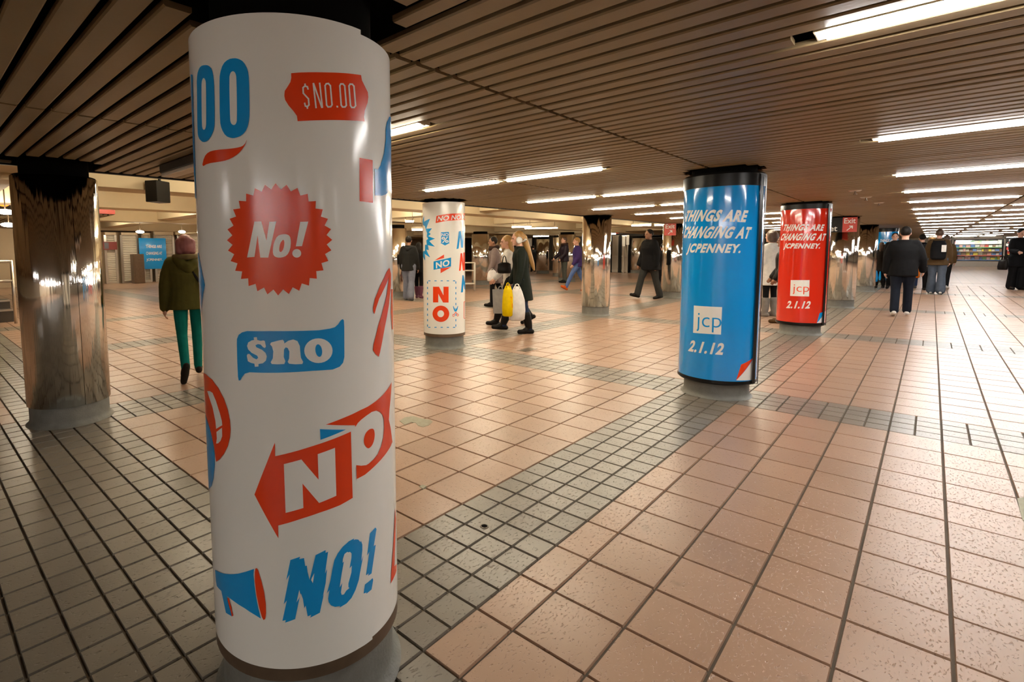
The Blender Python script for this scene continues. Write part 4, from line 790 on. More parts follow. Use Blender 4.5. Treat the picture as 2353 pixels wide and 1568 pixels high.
# left edge: barrier rails, step blocks, route disc
c = at_b(8, 462, -13.0)
t = thing('route_sign', 'black box sign with one glowing orange disc at the left edge', 'sign', c)
link('case', box_me((-0.5, 0.0, -0.17), (0.22, 0.2, 0.17), 0.01), M['blackpaint'], t)
link('line_disc', lathe_me([(0.0001, 0.01), (0.11, 0.01), (0.11, -0.01)], 24), M['orange'], t, (0.0, -0.012, 0)).rotation_euler = (math.pi / 2, 0, 0)
bm = bmesh.new(); tube(bm, [(-0.2, 0.1, 0.15), (-0.2, 0.1, 2.98 - c.z)], 0.02, 8); link('hanger', done(bm), M['blackpaint'], t)
B0 = -13.5
P = at_b(38, 720, B0); x1 = P.x
t = thing('barrier_rail', 'tubular steel barrier rail at the left edge beside the steel pillar', 'railing', (x1, -B0, 0))
for y in (601, 646):
    z = at_b(20, y, B0).z; bm = bmesh.new(); tube(bm, [(-3.0, 0, z), (-0.02, 0, z)], 0.032, 12); link('rail', done(bm, True), M['steel_dull'], t)
ztop = at_b(20, 598, B0).z
for x in (-3.0, -2.0, -1.0, -0.02):
    bm = bmesh.new(); tube(bm, [(x, 0, 0), (x, 0, ztop)], 0.028, 12); link('post', done(bm, True), M['steel_dull'], t)
t = thing('step_block', 'dark low step block with bright metal edges at the left edge', 'step', (x1, -B0 + 0.4, 0))
z1, z2 = at_b(20, 712, B0 - 0.4).z, at_b(20, 690, B0 - 0.8).z
link('lower_step', box_me((-3, 0, 0), (0, 0.4, z1), 0.005), M['darkwall'], t); link('lower_nosing', box_me((-3, -0.01, z1 - 0.03), (0, 0.05, z1 + 0.01)), M['steel_dull'], t)
link('upper_step', box_me((-3, 0.4, 0), (0, 0.9, z2), 0.005), M['darkwall'], t); link('upper_nosing', box_me((-3, 0.39, z2 - 0.03), (0, 0.45, z2 + 0.01)), M['steel_dull'], t)
t = thing('ticket_machine', 'white ticket machine with green panel at the left edge behind the rails', 'machine', (x1 - 0.55, -B0 + 2.2, 0))
link('cabinet', box_me((-0.35, 0, 0), (0.2, 0.5, 1.75), 0.02), M['whitepaint'], t)
link('panel', box_me((0.21, 0.05, 0.9), (0.55, 0.4, 1.6), 0.01), mat('green_panel', (0.22, 0.5, 0.12), 0.4, noise=(5, (0.18, 0.44, 0.1), 0.3)), t); link('slot', box_me((-0.2, -0.01, 1.0), (0.05, 0.0, 1.3)), M['screen'], t)
# ---- middle: gate line in front of the dark wall
def wall_a(x0, x1, y0, y1, a, th=0.08):
    p, q = at_a(x0, y1, a), at_a(x1, y0, a)
    return (a, min(p.y, q.y), min(p.z, q.z)), (a + th, max(p.y, q.y), max(p.z, q.z))
lo, hi = wall_a(1070, 1330, 523, 537, 32.0)
t = thing('fascia_sign', 'long dark red fascia board over the dark gateway between steel pillars', 'sign', lo)
link('board', box_me((0, 0, 0), (0.2, hi[1] - lo[1], hi[2] - lo[2])), M['fascia'], t); link('lower_edge', box_me((-0.02, 0, -0.05), (0.2, hi[1] - lo[1], 0)), M['blackpaint'], t)
lo, hi = wall_a(1404, 1431, 530, 538, 31.0)
t = thing('led_sign', 'small glowing red led sign right of the middle steel pillar', 'sign', lo); w_ = hi[1] - lo[1]; h_ = hi[2] - lo[2]
link('case', box_me((0, 0, 0), (0.12, w_, h_)), M['blackpaint'], t)
for i in range(4): link('led_panel', box_me((-0.01, w_ * (0.06 + 0.23 * i), h_ * 0.2), (0.0, w_ * (0.22 + 0.23 * i), h_ * 0.8)), M['ledred'], t)
bm = bmesh.new(); tube(bm, [(0.06, w_ / 2, h_), (0.06, w_ / 2, 2.98 - lo[2])], 0.02, 6); link('hanger', done(bm), M['blackpaint'], t)
def bar_gate(x0, x1, label, a=31.5, nb=14):
    lo, hi = wall_a(x0, x1, 541, 622, a); t = thing('bar_gate', label, 'gate', (lo[0], lo[1], 0)); w_ = hi[1] - lo[1]; z_ = hi[2]
    for s in (0, 1): link('post', box_me((-0.05, s * w_ - 0.05, 0), (0.05, s * w_ + 0.05, z_)), M['blackpaint'], t)
    for z in (0.1, 1.0, z_ - 0.05): link('cross_rail', box_me((-0.02, 0, z), (0.02, w_, z + 0.06)), M['steel_dull'], t)
    for i in range(1, nb):
        bm = bmesh.new(); tube(bm, [(0, w_ * i / nb, 0.02), (0, w_ * i / nb, z_)], 0.018, 6); link('bar', done(bm), M['steel_dull'], t)
bar_gate(1404, 1424, 'dark barred exit gate below the red led sign')
bar_gate(1426, 1445, 'barred gate just right of the one below the red led sign')
bar_gate(1185, 1226, 'barred gate in the dark gateway right of the black coat woman')
bar_gate(1368, 1400, 'barred gate hidden mostly by the middle steel pillar')
for (x0, x1, y0, y1, lab) in ((1430, 1437, 543, 566, 'narrow white notice board left of the distant steel pillar'), (1439, 1446, 541, 563, 'second narrow white notice board next to the distant steel pillar'), (1275, 1283, 541, 552, 'small white and red notice between the two far steel pillars'), (1214, 1221, 548, 566, 'bright white notice board inside the dark gateway')):
    lo, hi = wall_a(x0, x1, y0, y1, 31.2, 0.05); t = thing('notice_board', lab, 'notice', lo)
    link('board', box_me((0, 0, 0), (0.05, hi[1] - lo[1], hi[2] - lo[2])), M['whitepaint'], t); link('post', box_me((0.0, (hi[1] - lo[1]) / 2 - 0.03, -lo[2]), (0.05, (hi[1] - lo[1]) / 2 + 0.03, 0)), M['steel_dull'], t)
# white tubular stand right of the small white pillar
a, b = on_floor(1068, 668)
t = thing('tube_stand', 'white tubular frame stand right of the small white pillar', 'stand', W(a, b), math.radians(134))
for x in (-0.35, 0.35):
    for y in (-0.2, 0.2):
        bm = bmesh.new(); tube(bm, [(x, y, 0), (x, y, 1.0)], 0.02, 8); link('leg', done(bm, True), M['whitepaint'], t)
for z in (0.25, 0.72, 1.0):
    bm = bmesh.new(); tube(bm, [(-0.35, -0.2, z), (0.35, -0.2, z), (0.35, 0.2, z), (-0.35, 0.2, z), (-0.35, -0.2, z)], 0.018, 8, False); link('rail', done(bm, True), M['whitepaint'], t)
# ---- far shop on the right
SA = 54.3
def shopbox(name, m, par, x0, x1, y0, y1, a0=SA, th=0.1, bev=0.0):
    lo, hi = wall_a(x0, x1, y0, y1, a0, th); return link(name, box_me(lo, hi, bev), m, par)
t = thing('shop', 'white framed shop window with full shelves at the far end', 'shop', (0, 0, 0))
for x0, x1 in ((2184, 2193), (2303, 2313)): shopbox('frame_post', M['whitepaint'], t, x0, x1, 533, 613)
for y0, y1 in ((545, 551), (601, 613), (531, 534)): shopbox('frame_rail', M['whitepaint'], t, 2184, 2313, y0, y1)
shopbox('frame_rail', M['whitepaint'], t, 2211, 2215, 533, 546)
shopbox('pane', M['glass'], t, 2193, 2303, 551, 601, SA + 0.04, 0.015); shopbox('fanlight', M['screen'], t, 2193, 2303, 534, 546, SA + 0.05, 0.015)
shopbox('back_panel', M['darkwall'], t, 2150, 2400, 531, 612, SA + 2.2, 0.05)
rng = random.Random(5)
cols = [mat('pack_%s' % n_, c_, 0.4, noise=(6, tuple(x * 0.8 for x in c_), 0.3)) for n_, c_ in (('white', (0.75, 0.72, 0.66)), ('red', (0.55, 0.06, 0.05)), ('yellow', (0.75, 0.60, 0.06)), ('green', (0.12, 0.32, 0.10)), ('blue', (0.10, 0.22, 0.50)), ('pink', (0.65, 0.34, 0.33)), ('brown', (0.22, 0.12, 0.08)), ('pale', (0.62, 0.62, 0.58)))]
for k, (x0, x1) in enumerate(((2194, 2302), (2316, 2350))):
    for r_, y in enumerate((560, 569, 578, 587, 597)):
        yy = y - 3 if k else y
        lo, hi = wall_a(x0, x1, yy, yy + 1, SA + 0.9, 0.5)
        sh = thing('shop_shelf', f'{ordinal(r_)} shelf from the top in the far shop, {"beyond the window post" if k else "behind the window"}', 'shelf', (0, 0, 0)); 
        link('board', box_me(lo, (hi[0], hi[1], lo[2] + 0.03)), M['whitepaint'], sh); link('price_rail', box_me((lo[0] - 0.02, lo[1], lo[2] - 0.02), (lo[0], hi[1], lo[2] + 0.04)), cols[(r_ * 3 + k) % 8], sh)
        y_ = lo[1]
        while y_ < hi[1] - 0.12:
            w_ = rng.uniform(0.10, 0.26); h_ = rng.uniform(0.14, 0.26)
            o = link('package', box_me((0, 0, 0), (0.2, w_ * 0.9, h_), 0.006), rng.choice(cols), None, (lo[0] + rng.uniform(0.02, 0.1), y_, lo[2] + 0.042)); tag(o, f'{o.active_material.name.split("_")[1]} package on the {ordinal(r_)} shelf of the far shop, {"beyond the window post" if k else "behind the window"}', 'package', 'goods on the far shop shelves')
            y_ += w_
A, B = at_a(2182, 540, SA + 0.6), at_a(2187, 545, SA + 0.6)
for (px, lab) in ((2186, 'round white lamp at the top left of the far shop window'), (2318, 'small lamp at the top right of the far shop window')):
    c = at_a(px, 538, SA - 0.5); t = thing('pendant_lamp', lab, 'ceiling light', c); bm = bmesh.new(); ball(bm, (0, 0, 0), (0.1, 0.16, 0.09), seg=12); link('bulb', done(bm, True), M['tube_warm'], t); link('hanger', box_me((-0.01, -0.01, 0.05), (0.01, 0.01, HC - c.z + 0.02)), M['lip'], t)
for b in (1.6, 3.0, 4.2):  # tubes added so the shelved packages are not dark
    light(SA + 0.35, b - 0.55, b + 0.55, 'added tube over the shelves inside the far shop, lighting the packages', False, 2.09, 'added tubes inside the far shop')
# ------------------------------------------------------------------ people
def cloth(name, c, rough=0.8, c2=None): return mat(name, c, rough, noise=(14, c2 or tuple(x * 0.75 for x in c), 0.3), bump=(22, 0.25), spec=0.12)
SK = {'fair': mat('skin_fair', (0.62, 0.36, 0.26), 0.5, noise=(20, (0.58, 0.31, 0.22), 0.3)), 'brown': mat('skin_brown', (0.28, 0.14, 0.085), 0.5, noise=(20, (0.25, 0.12, 0.07), 0.3))}
HAIR = {'blonde': mat('hair_blonde', (0.38, 0.21, 0.06), 0.45, noise=(30, (0.25, 0.13, 0.035), 0.3, (1, 1, 0.1)), bump=(60, 0.4, (1, 1, 0.08))), 'black': mat('hair_black', (0.010, 0.008, 0.007), 0.55, noise=(30, (0.016, 0.013, 0.011), 0.3, (1, 1, 0.1)), spec=0.12),
        'redbrown': mat('hair_redbrown', (0.20, 0.055, 0.05), 0.5, noise=(25, (0.32, 0.11, 0.11), 0.35, (1, 1, 0.15))), 'brown': mat('hair_brown', (0.09, 0.05, 0.03), 0.5, noise=(30, (0.06, 0.03, 0.018), 0.3))}
EYE_M = mat('eye', (0.02, 0.015, 0.012), 0.15)
CL = {}
def cl(name, c, rough=0.8):
    if name not in CL: CL[name] = cloth(name, c, rough)
    return CL[name]
def person(label, ab, heading, H, lean=0.03, legs=((0.25, 0.1), (-0.25, 0.35)), feet=(0.0, -0.3), arms=((0.2, 0.3, 0.15), (-0.2, 0.3, 0.15)), coat=None, hem=-0.12, flare=0.0, puff=1.0, trousers=None, boots=None, shoe=None,
           hair='black', hairstyle='short', skin='fair', width=1.0, leg_w=1.0, head_yaw=0.0, head_pitch=0.0, collar=None, lod=1, bootleg=0.0):
    s = H / 1.735
    t = thing('person', label, 'person', W(ab[0], ab[1], 0), heading)
    V = Vector
    def seg(ang, L): return V((math.sin(ang) * L, 0, -math.cos(ang) * L))
    J = []
    for k, (th, kn) in enumerate(legs):
        sy = 0.092 if k == 0 else -0.092
        hip = V((0, sy, 0)); knee = hip + seg(th, 0.43); ank = knee + seg(th - kn, 0.41)
        fp = feet[k]; toe = ank + V((math.cos(fp) * 0.17, sy * 0.25, math.sin(fp) * 0.17 - 0.06 * math.cos(fp))); heel = ank + V((-0.05 * math.cos(fp) + 0.06 * math.sin(fp), 0, -0.05 * math.sin(fp) - 0.06 * math.cos(fp)))
        J.append((hip, knee, ank, toe, heel))
    zmin = min(min(j[3].z - 0.03, j[4].z - 0.035) for j in J)
    O = V((0, 0, -zmin))
    up = V((math.sin(lean), 0, math.cos(lean)))
    P = lambda h, x=0.0, y=0.0: O + up * h + V((math.cos(lean) * x, y, -math.sin(lean) * x))
    S = lambda p: p * s
    vox = (0.0085 if lod == 0 else 0.0115 if lod == 1 else 0.016) * s
    hc = P(0.685, 0.02); HM = Matrix.Rotation(head_yaw, 3, 'Z') @ Matrix.Rotation(lean * 0.5 + head_pitch, 3, 'Y')
    hp = lambda x, y, z: S(hc + HM @ V((x, y, z)))
    # ---- body: head with face, neck, torso, limbs, hands with fingers, one surface
    bm = bmesh.new()
    ball(bm, hp(0, 0, 0.015), (0.098 * s, 0.077 * s, 0.105 * s), HM, 14); ball(bm, hp(0.022, 0, -0.05), (0.072 * s, 0.062 * s, 0.072 * s), HM, 12)
    limb(bm, [hp(0.088, 0, 0.012), hp(0.112, 0, -0.028)], [0.011 * s, 0.0165 * s]); ball(bm, hp(0.078, 0, -0.098), 0.022 * s)
    limb(bm, [hp(0.084, 0.02, -0.066), hp(0.09, 0, -0.064), hp(0.084, -0.02, -0.066)], [0.008 * s, 0.011 * s, 0.008 * s])
    limb(bm, [hp(0.086, 0.035, 0.028), hp(0.094, 0, 0.026), hp(0.086, -0.035, 0.028)], [0.012 * s] * 3)
    for y in (-1, 1): ball(bm, hp(-0.005, y * 0.077, -0.012), (0.022 * s, 0.011 * s, 0.034 * s), HM, 10)
    limb(bm, [S(P(0.50)), S(P(0.56, 0.0)), hp(-0.01, 0, -0.06)], [0.065 * s, 0.055 * s, 0.052 * s])
    loft(bm, [(S(P(-0.06)), .10 * s, .13 * s), (S(P(0.12)), .09 * s, .125 * s), (S(P(0.36)), .10 * s, .15 * s), (S(P(0.48)), .075 * s, .13 * s), (S(P(0.53)), .04 * s, .05 * s)])
    hands = []
    sleeve = bmesh.new() if coat else None
    for k, (u, e, o) in enumerate(arms):
        sy = 1 if k == 0 else -1
        sh = P(0.455, 0.0, sy * 0.165 * width)
        d = lambda a_, ob: V((math.sin(a_) * math.cos(ob), sy * math.sin(ob), -math.cos(a_) * math.cos(ob)))
        el = sh + d(u + lean * 0.5, o) * 0.285; wr = el + d(u + e + lean * 0.5, o * 0.3) * 0.25
        fd = d(u + e + lean * 0.5, o * 0.3); side = V((0, 1, 0)); palmn = fd.cross(side).normalized()
        limb(bm, [S(sh), S(el), S(wr)], [0.045 * s, 0.038 * s, 0.027 * s])
        limb(bm, [S(wr), S(wr + fd * 0.05)], [0.026 * s, 0.030 * s]); ball(bm, S(wr + fd * 0.065), (0.035 * s, 0.024 * s, 0.04 * s), None, 10)
        wide = palmn * -1
        for q, (of, L) in enumerate(((-0.027, 0.060), (-0.009, 0.070), (0.009, 0.066), (0.026, 0.050))):
            b0 = wr + fd * 0.09 + palmn * of
            in_ = V((0, -sy, 0))
            limb(bm, [S(b0), S(b0 + fd * L * 0.5 + in_ * 0.012), S(b0 + fd * L * 0.75 + in_ * 0.035)], [0.0095 * s, 0.0085 * s, 0.0075 * s])
        tb = wr + fd * 0.035 + palmn * 0.03 * -1
        limb(bm, [S(tb), S(tb + fd * 0.03 - palmn * 0.022), S(tb + fd * 0.062 - palmn * 0.02)], [0.012 * s, 0.0105 * s, 0.009 * s])
        hands.append(S(wr + fd * 0.12))
        if coat:
            limb(sleeve, [S(sh + V((0, -sy * 0.03, 0.0))), S(sh * 0.5 + el * 0.5), S(el), S(el * 0.4 + wr * 0.6), S(wr)], [x * puff * s for x in (0.078, 0.070, 0.062, 0.056, 0.050)])
    for (hip, knee, ank, toe, heel) in J:
        limb(bm, [S(hip + O), S(knee + O), S(ank + O)], [0.07 * s, 0.048 * s, 0.034 * s]); limb(bm, [S(ank + O), S(heel * 0.35 + toe * 0.65 + O + V((0, 0, 0.004)))], [0.024 * s, 0.016 * s])
    blob('body', bm, vox, SK[skin], t, 2)
    for y in (-1, 1):
        bm = bmesh.new(); ball(bm, hp(0.085, y * 0.031, 0.006), 0.0105 * s, seg=10); link('eye', done(bm, True), EYE_M, t)
    # ---- coat
    if coat:
        bm = sleeve; w = width * (0.5 + 0.5 * puff)
        secs = [(hem, .145 + flare * .5, .185 + flare), (hem * .5 + .05, .140 + flare * .3, .178 + flare * .5), (0.17, .128, .168), (0.34, .140, .188), (0.44, .118, .188), (0.50, .085, .12), (0.555, .068, .076)]
        loft(bm, [(S(P(h)), rx * w * s, ry * w * s) for h, rx, ry in secs])
        blob('coat', bm, vox * 1.35, coat, t, 4)
    if collar:
        bm = bmesh.new(); n = 14
        pts = [S(P(0.535 + 0.02 * math.cos(2 * math.pi * i / n + math.pi), 0.095 * math.cos(2 * math.pi * i / n), 0.10 * math.sin(2 * math.pi * i / n))) for i in range(n + 1)]
        limb(bm, pts, [0.052 * s] * (n + 1)); blob('collar', bm, vox * 1.3, collar, t, 3)
    # ---- trousers, shoes
    if trousers:
        bm = bmesh.new(); loft(bm, [(S(P(-0.10)), .11 * s, .15 * s), (S(P(-0.02)), .125 * s, .165 * s), (S(P(0.10)), .115 * s, .155 * s)])
        for (hip, knee, ank, toe, heel) in J:
            limb(bm, [S(hip + O), S(knee * .5 + hip * .5 + O), S(knee + O), S(knee * .5 + ank * .5 + O), S(ank + O + V((0, 0, -0.005)))], [x * leg_w * s for x in (.098, .086, .068, .062 + bootleg * .5, .056 + bootleg)])
        blob('trousers', bm, vox * 1.25, trousers, t, 3)
    for k, (hip, knee, ank, toe, heel) in enumerate(J):
        bm = bmesh.new()
        limb(bm, [S(heel + O), S((heel * .45 + toe * .55) + O + V((0, 0, 0.004))), S(toe + O)], [0.041 * s, 0.047 * s, 0.039 * s]); limb(bm, [S(ank + O), S(heel * .45 + toe * .55 + O + V((0, 0, .015)))], [0.046 * s, 0.05 * s])
        if boots: limb(bm, [S(knee * .58 + ank * .42 + O), S(knee * .25 + ank * .75 + O), S(ank + O)], [0.078 * s, 0.072 * s, 0.056 * s])
        blob('boot' if boots else 'shoe', bm, vox, boots or shoe, t, 2)
    # ---- hair
    bm = bmesh.new()
    if hairstyle != 'bald':
        ball(bm, hp(-0.018, 0, 0.032), (0.103 * s, 0.086 * s, 0.102 * s), HM, 14)
        if hairstyle in ('long', 'pony'): limb(bm, [hp(-0.06, 0.05, -0.01), hp(-0.07, 0, -0.05), hp(-0.06, -0.05, -0.01)], [0.045 * s] * 3)
        if hairstyle == 'pony':
            limb(bm, [hp(-0.07, 0, 0.05), hp(-0.105, 0, 0.01), hp(-0.13, 0, -0.10), hp(-0.165, 0, -0.26), hp(-0.205, 0, -0.44), hp(-0.23, 0, -0.55)], [x * s for x in (.05, .052, .052, .05, .042, .02)])
        if hairstyle == 'long':
            for y in (-.05, 0, .05): limb(bm, [hp(-0.06, y, 0.0), hp(-0.085, y * 1.2, -0.12), hp(-0.10, y * 1.1, -0.26)], [.052 * s, .05 * s, .03 * s])
        if hairstyle == 'bob':
            ball(bm, hp(-0.035, 0, -0.02), (0.098 * s, 0.105 * s, 0.115 * s), HM, 14)
            for y in (-.06, 0, .06): limb(bm, [hp(-0.04, y, 0.03), hp(-0.06, y * 1.15, -0.08)], [.058 * s, .045 * s])
        blob('hair', bm, vox, HAIR[hair], t, 2)
    else: bm.free()
    return dict(t=t, P=P, S=S, hp=hp, hands=hands, s=s, J=J, O=O, vox=vox)
def bag(name, label, cat, c, heading, w, h, d, m, handle=0.10, taper=0.8, group=None, soft=True, hm=None):
    t = thing(name, label, cat, (c[0], c[1], c[2] - handle - h), heading)
    bm = bmesh.new(); n = 7
    secs = []
    if soft:
        loft(bm, [((0, 0, h * k), w / 2 * f, d / 2 * g) for k, f, g in ((0, .70, .70), (0.04, .92, .95), (0.3, 1.0, 1.0), (0.6, .92, .85), (0.85, taper, .5), (1.0, taper * .55, .18))], 18)
        sack = link('sack', done(bm, True), m, t)
    else:
        box(bm, (-w / 2, -d / 2, 0), (w / 2, d / 2, h)); bmesh.ops.delete(bm, geom=[f for f in bm.faces if f.calc_center_median().z > h * 0.99], context='FACES')
        for v in bm.verts:
            if v.co.z < 0.01: v.co.x *= taper
        sack = link('sack', done(bm), m, t)
    for y in (-1, 1):
        bm = bmesh.new(); x = w * 0.16
        tube(bm, [(-x, y * d * 0.1, h * 0.93), (-x * 0.5, y * d * 0.05, h + handle * 0.8), (0, 0, h + handle), (x * 0.5, y * d * 0.05, h + handle * 0.8), (x, y * d * 0.1, h * 0.93)], 0.008, 8); link('handle', done(bm, True), hm or m, t)
    return t
LEFT = math.radians(134)
def away(ab): return math.atan2(-ab[1], ab[0])
black = cl('black_wool', (0.010, 0.010, 0.011)); jet = cl('black_cotton', (0.007, 0.007, 0.008)); leather = cl('black_leather', (0.012, 0.010, 0.009), 0.4)
denim = cl('dark_denim', (0.025, 0.04, 0.085)); grey_denim = cl('grey_blue_denim', (0.15, 0.165, 0.22)); white_cloth = cl('white_fleece', (0.72, 0.70, 0.66))
plastic_w = cl('white_plastic', (0.80, 0.78, 0.76), 0.3); yellow = cl('yellow_plastic', (0.80, 0.56, 0.0), 0.35)
# 1 woman in black coat
p = person('person in black coat with long blonde ponytail and white ear muffs', on_floor(1198, 765), LEFT, 1.74, 0.07, ((-0.06, 0.16), (0.42, 0.12)), (0.0, 0.05), ((0.05, 0.12, 0.12), (0.10, 0.2, 0.12)), cl('black_coat', (0.012, 0.016, 0.013)), -0.36, 0.05, 1.0, denim, leather, None, 'blonde', 'pony', lod=0, head_pitch=0.05)
for y in (-1, 1):
    bm = bmesh.new(); ball(bm, p['hp'](-0.005, y * 0.092, -0.03), (0.055 * p['s'], 0.028 * p['s'], 0.06 * p['s']), seg=14); link('ear_muff', done(bm, True), white_cloth, p['t'])
bm = bmesh.new(); n = 16
tube(bm, [p['hp'](-0.105 * math.cos(math.pi * i / n) * 0.9 - 0.02, 0.095 * math.cos(math.pi * i / n), -0.02 - 0.035 * math.sin(math.pi * i / n)) for i in range(n + 1)], 0.02 * p['s'], 8); link('muff_band', done(bm, True), white_cloth, p['t'])
wm = p['t'].matrix_basis
Lh = Matrix.Translation(p['t'].location) @ Matrix.Rotation(LEFT, 4, 'Z')
h = Lh @ p['hands'][0]
bag('plastic_bag', 'long yellow plastic bag held by the woman in the black coat', 'bag', at_dist(1167, 650, math.hypot(h.x, h.y) - 0.22), LEFT, 0.19, 0.50, 0.14, yellow, 0.05, 0.75)
wb = bag('plastic_bag', 'big white plastic bag with red marks held by the woman in the black coat', 'bag', at_dist(1188, 653, math.hypot(h.x, h.y) - 0.17), LEFT, 0.28, 0.56, 0.16, plastic_w, 0.04, 0.62)
bm = bmesh.new()
for (x, z0, z1) in ((0.10, 0.30, 0.40), (0.085, 0.22, 0.29)):
    bm.faces.new([bm.verts.new(v) for v in ((x, 0.080, z0), (x + 0.035, 0.078, z0), (x + 0.03, 0.074, z1), (x, 0.075, z1))])
link('red_mark', done(bm), M['red'], wb)
# 2 companion in white
p = person('person in white jacket with fair hair walking just beyond the black coat woman', on_floor(1172, 747), LEFT, 1.73, 0.08, ((0.38, 0.10), (-0.30, 0.42)), (0.1, -0.55), ((0.30, 0.45, 0.1), (-0.2, 0.3, 0.1)), white_cloth, -0.16, 0.0, 0.95, jet, leather, None, 'blonde', 'long', lod=0)
Lh = Matrix.Translation(p['t'].location) @ Matrix.Rotation(LEFT, 4, 'Z')
hb = at_dist(1163, 585, 9.55)
bag('handbag', 'black handbag hanging from the arm of the person in the white jacket', 'bag', at_dist(1159, 588, 9.45), LEFT, 0.26, 0.20, 0.11, leather, 0.12, 0.9)
# 3 grey puffer
p = person('person in grey quilted coat with dark fur collar, with white bag, head turned ahead', on_floor(1138, 704), LEFT, 1.76, 0.06, ((0.20, 0.18), (-0.22, 0.35)), (0.05, -0.45), ((0.15, 0.25, 0.12), (-0.05, 0.3, 0.12)), cl('grey_quilt', (0.20, 0.155, 0.15), 0.5), -0.34, 0.03, 1.15, jet, None, leather, 'black', 'short', 'brown', collar=cl('dark_fur', (0.035, 0.018, 0.014)), leg_w=0.95)
Lh = Matrix.Translation(p['t'].location) @ Matrix.Rotation(LEFT, 4, 'Z'); h = Lh @ p['hands'][0]
bag('plastic_bag', 'small crumpled white plastic bag held by the person in the grey quilted coat', 'bag', at_dist(1131, 618, math.hypot(h.x, h.y) - 0.05), LEFT, 0.26, 0.28, 0.16, plastic_w, 0.03, 0.75)
bag('shopping_bag', 'flat grey paper shopping bag in front of the walking women', 'bag', at_dist(1150, 658, 9.5), LEFT - 0.2, 0.29, 0.44, 0.10, cl('grey_paper', (0.42, 0.41, 0.40), 0.5), 0.06, 0.86, None, False)
# 4 green coat
ab = on_floor(441, 868); ab = (ab[0] * 0.985, ab[1] * 0.985)
p = person('person in olive green hooded coat and teal trousers walking away beside the big pillar', ab, away(ab) + 0.12, 1.55, 0.05, ((-0.10, 0.42), (0.16, 0.10)), (-1.25, 0.0), ((-0.02, 0.08, 0.20), (0.1, 0.4, 0.15)), cl('olive_coat', (0.085, 0.075, 0.016)), -0.10, 0.01, 1.22, cl('teal_trousers', (0.004, 0.16, 0.13)), None, cl('black_sneaker', (0.02, 0.016, 0.012)), 'redbrown', 'bob', width=1.12, lod=0, leg_w=0.92)
bm = bmesh.new(); S_, P_ = p['S'], p['P']
limb(bm, [S_(P_(0.50, -0.06, -0.11)), S_(P_(0.44, -0.13, -0.06)), S_(P_(0.40, -0.15, 0)), S_(P_(0.44, -0.13, 0.06)), S_(P_(0.50, -0.06, 0.11))], [0.05, 0.062, 0.066, 0.062, 0.05]); blob('hood', bm, 0.014, CL['olive_coat'], p['t'], 3)
bm = bmesh.new(); limb(bm, [S_(P_(0.54, -0.05, -0.13)), S_(P_(0.53, -0.12, -0.07)), S_(P_(0.53, -0.14, 0)), S_(P_(0.53, -0.12, 0.07)), S_(P_(0.54, -0.05, 0.13))], [0.03, 0.034, 0.036, 0.034, 0.03]); blob('fur_trim', bm, 0.012, cl('tan_fur', (0.16, 0.12, 0.05)), p['t'], 2)
bm = bmesh.new(); tube(bm, [S_(P_(0.47, -0.14, 0.02)), S_(P_(0.2, -0.17, -0.13)), S_(P_(-0.02, -0.12, -0.22))], 0.014, 8); link('bag_strap', done(bm, True), leather, p['t'])
bm = bmesh.new(); ball(bm, S_(P_(-0.10, -0.04, -0.27)), (0.16, 0.07, 0.13), seg=14); link('shoulder_bag', done(bm, True), leather, p['t'])
# 5, 6 couple by the pillar
ab = on_floor(940, 690)
p = person('person in black hooded jacket and loose grey blue jeans walking beside the small white pillar', ab, away(ab) - 0.25, 1.86, 0.04, ((0.16, 0.08), (-0.16, 0.20)), (0.0, -0.2), ((0.05, 0.35, 0.18), (0.0, 0.3, 0.18)), cl('charcoal_jacket', (0.014, 0.014, 0.014)), -0.13, 0.0, 1.25, grey_denim, None, cl('grey_sneaker', (0.13, 0.13, 0.13)), 'black', 'short', 'brown', leg_w=1.25, bootleg=0.03)
bm = bmesh.new(); S_, P_ = p['S'], p['P']
limb(bm, [S_(P_(0.49, -0.06, -0.10)), S_(P_(0.44, -0.13, 0)), S_(P_(0.49, -0.06, 0.10))], [0.045, 0.06, 0.045]); blob('hood', bm, 0.016, CL['charcoal_jacket'], p['t'], 3)
ab = on_floor(963, 686)
person('person in black with patterned purple boots, half hidden behind the small white pillar', ab, away(ab) - 0.3, 1.68, 0.03, ((0.12, 0.05), (-0.10, 0.15)), (0, -0.15), ((0.1, 0.6, 0.12), (0.0, 0.5, 0.12)), jet, -0.15, 0.02, 1.05, jet, cl('purple_boot', (0.14, 0.05, 0.08)), None, 'black', 'long', 'brown', lod=2)
# 7 man in black walking left
ab = on_floor(1492, 687)
person('heavy person in black coat and dark grey trousers striding before the small exit sign', ab, LEFT + 0.25, 1.99, 0.06, ((-0.22, 0.10), (0.42, 0.16)), (-0.15, 0.22), ((-0.15, 0.2, 0.14), (0.05, 0.3, 0.14)), jet, -0.20, 0.03, 1.28, cl('dark_grey_trousers', (0.035, 0.035, 0.033)), None, leather, 'black', 'short', 'brown', width=1.15, leg_w=1.2, bootleg=0.012)
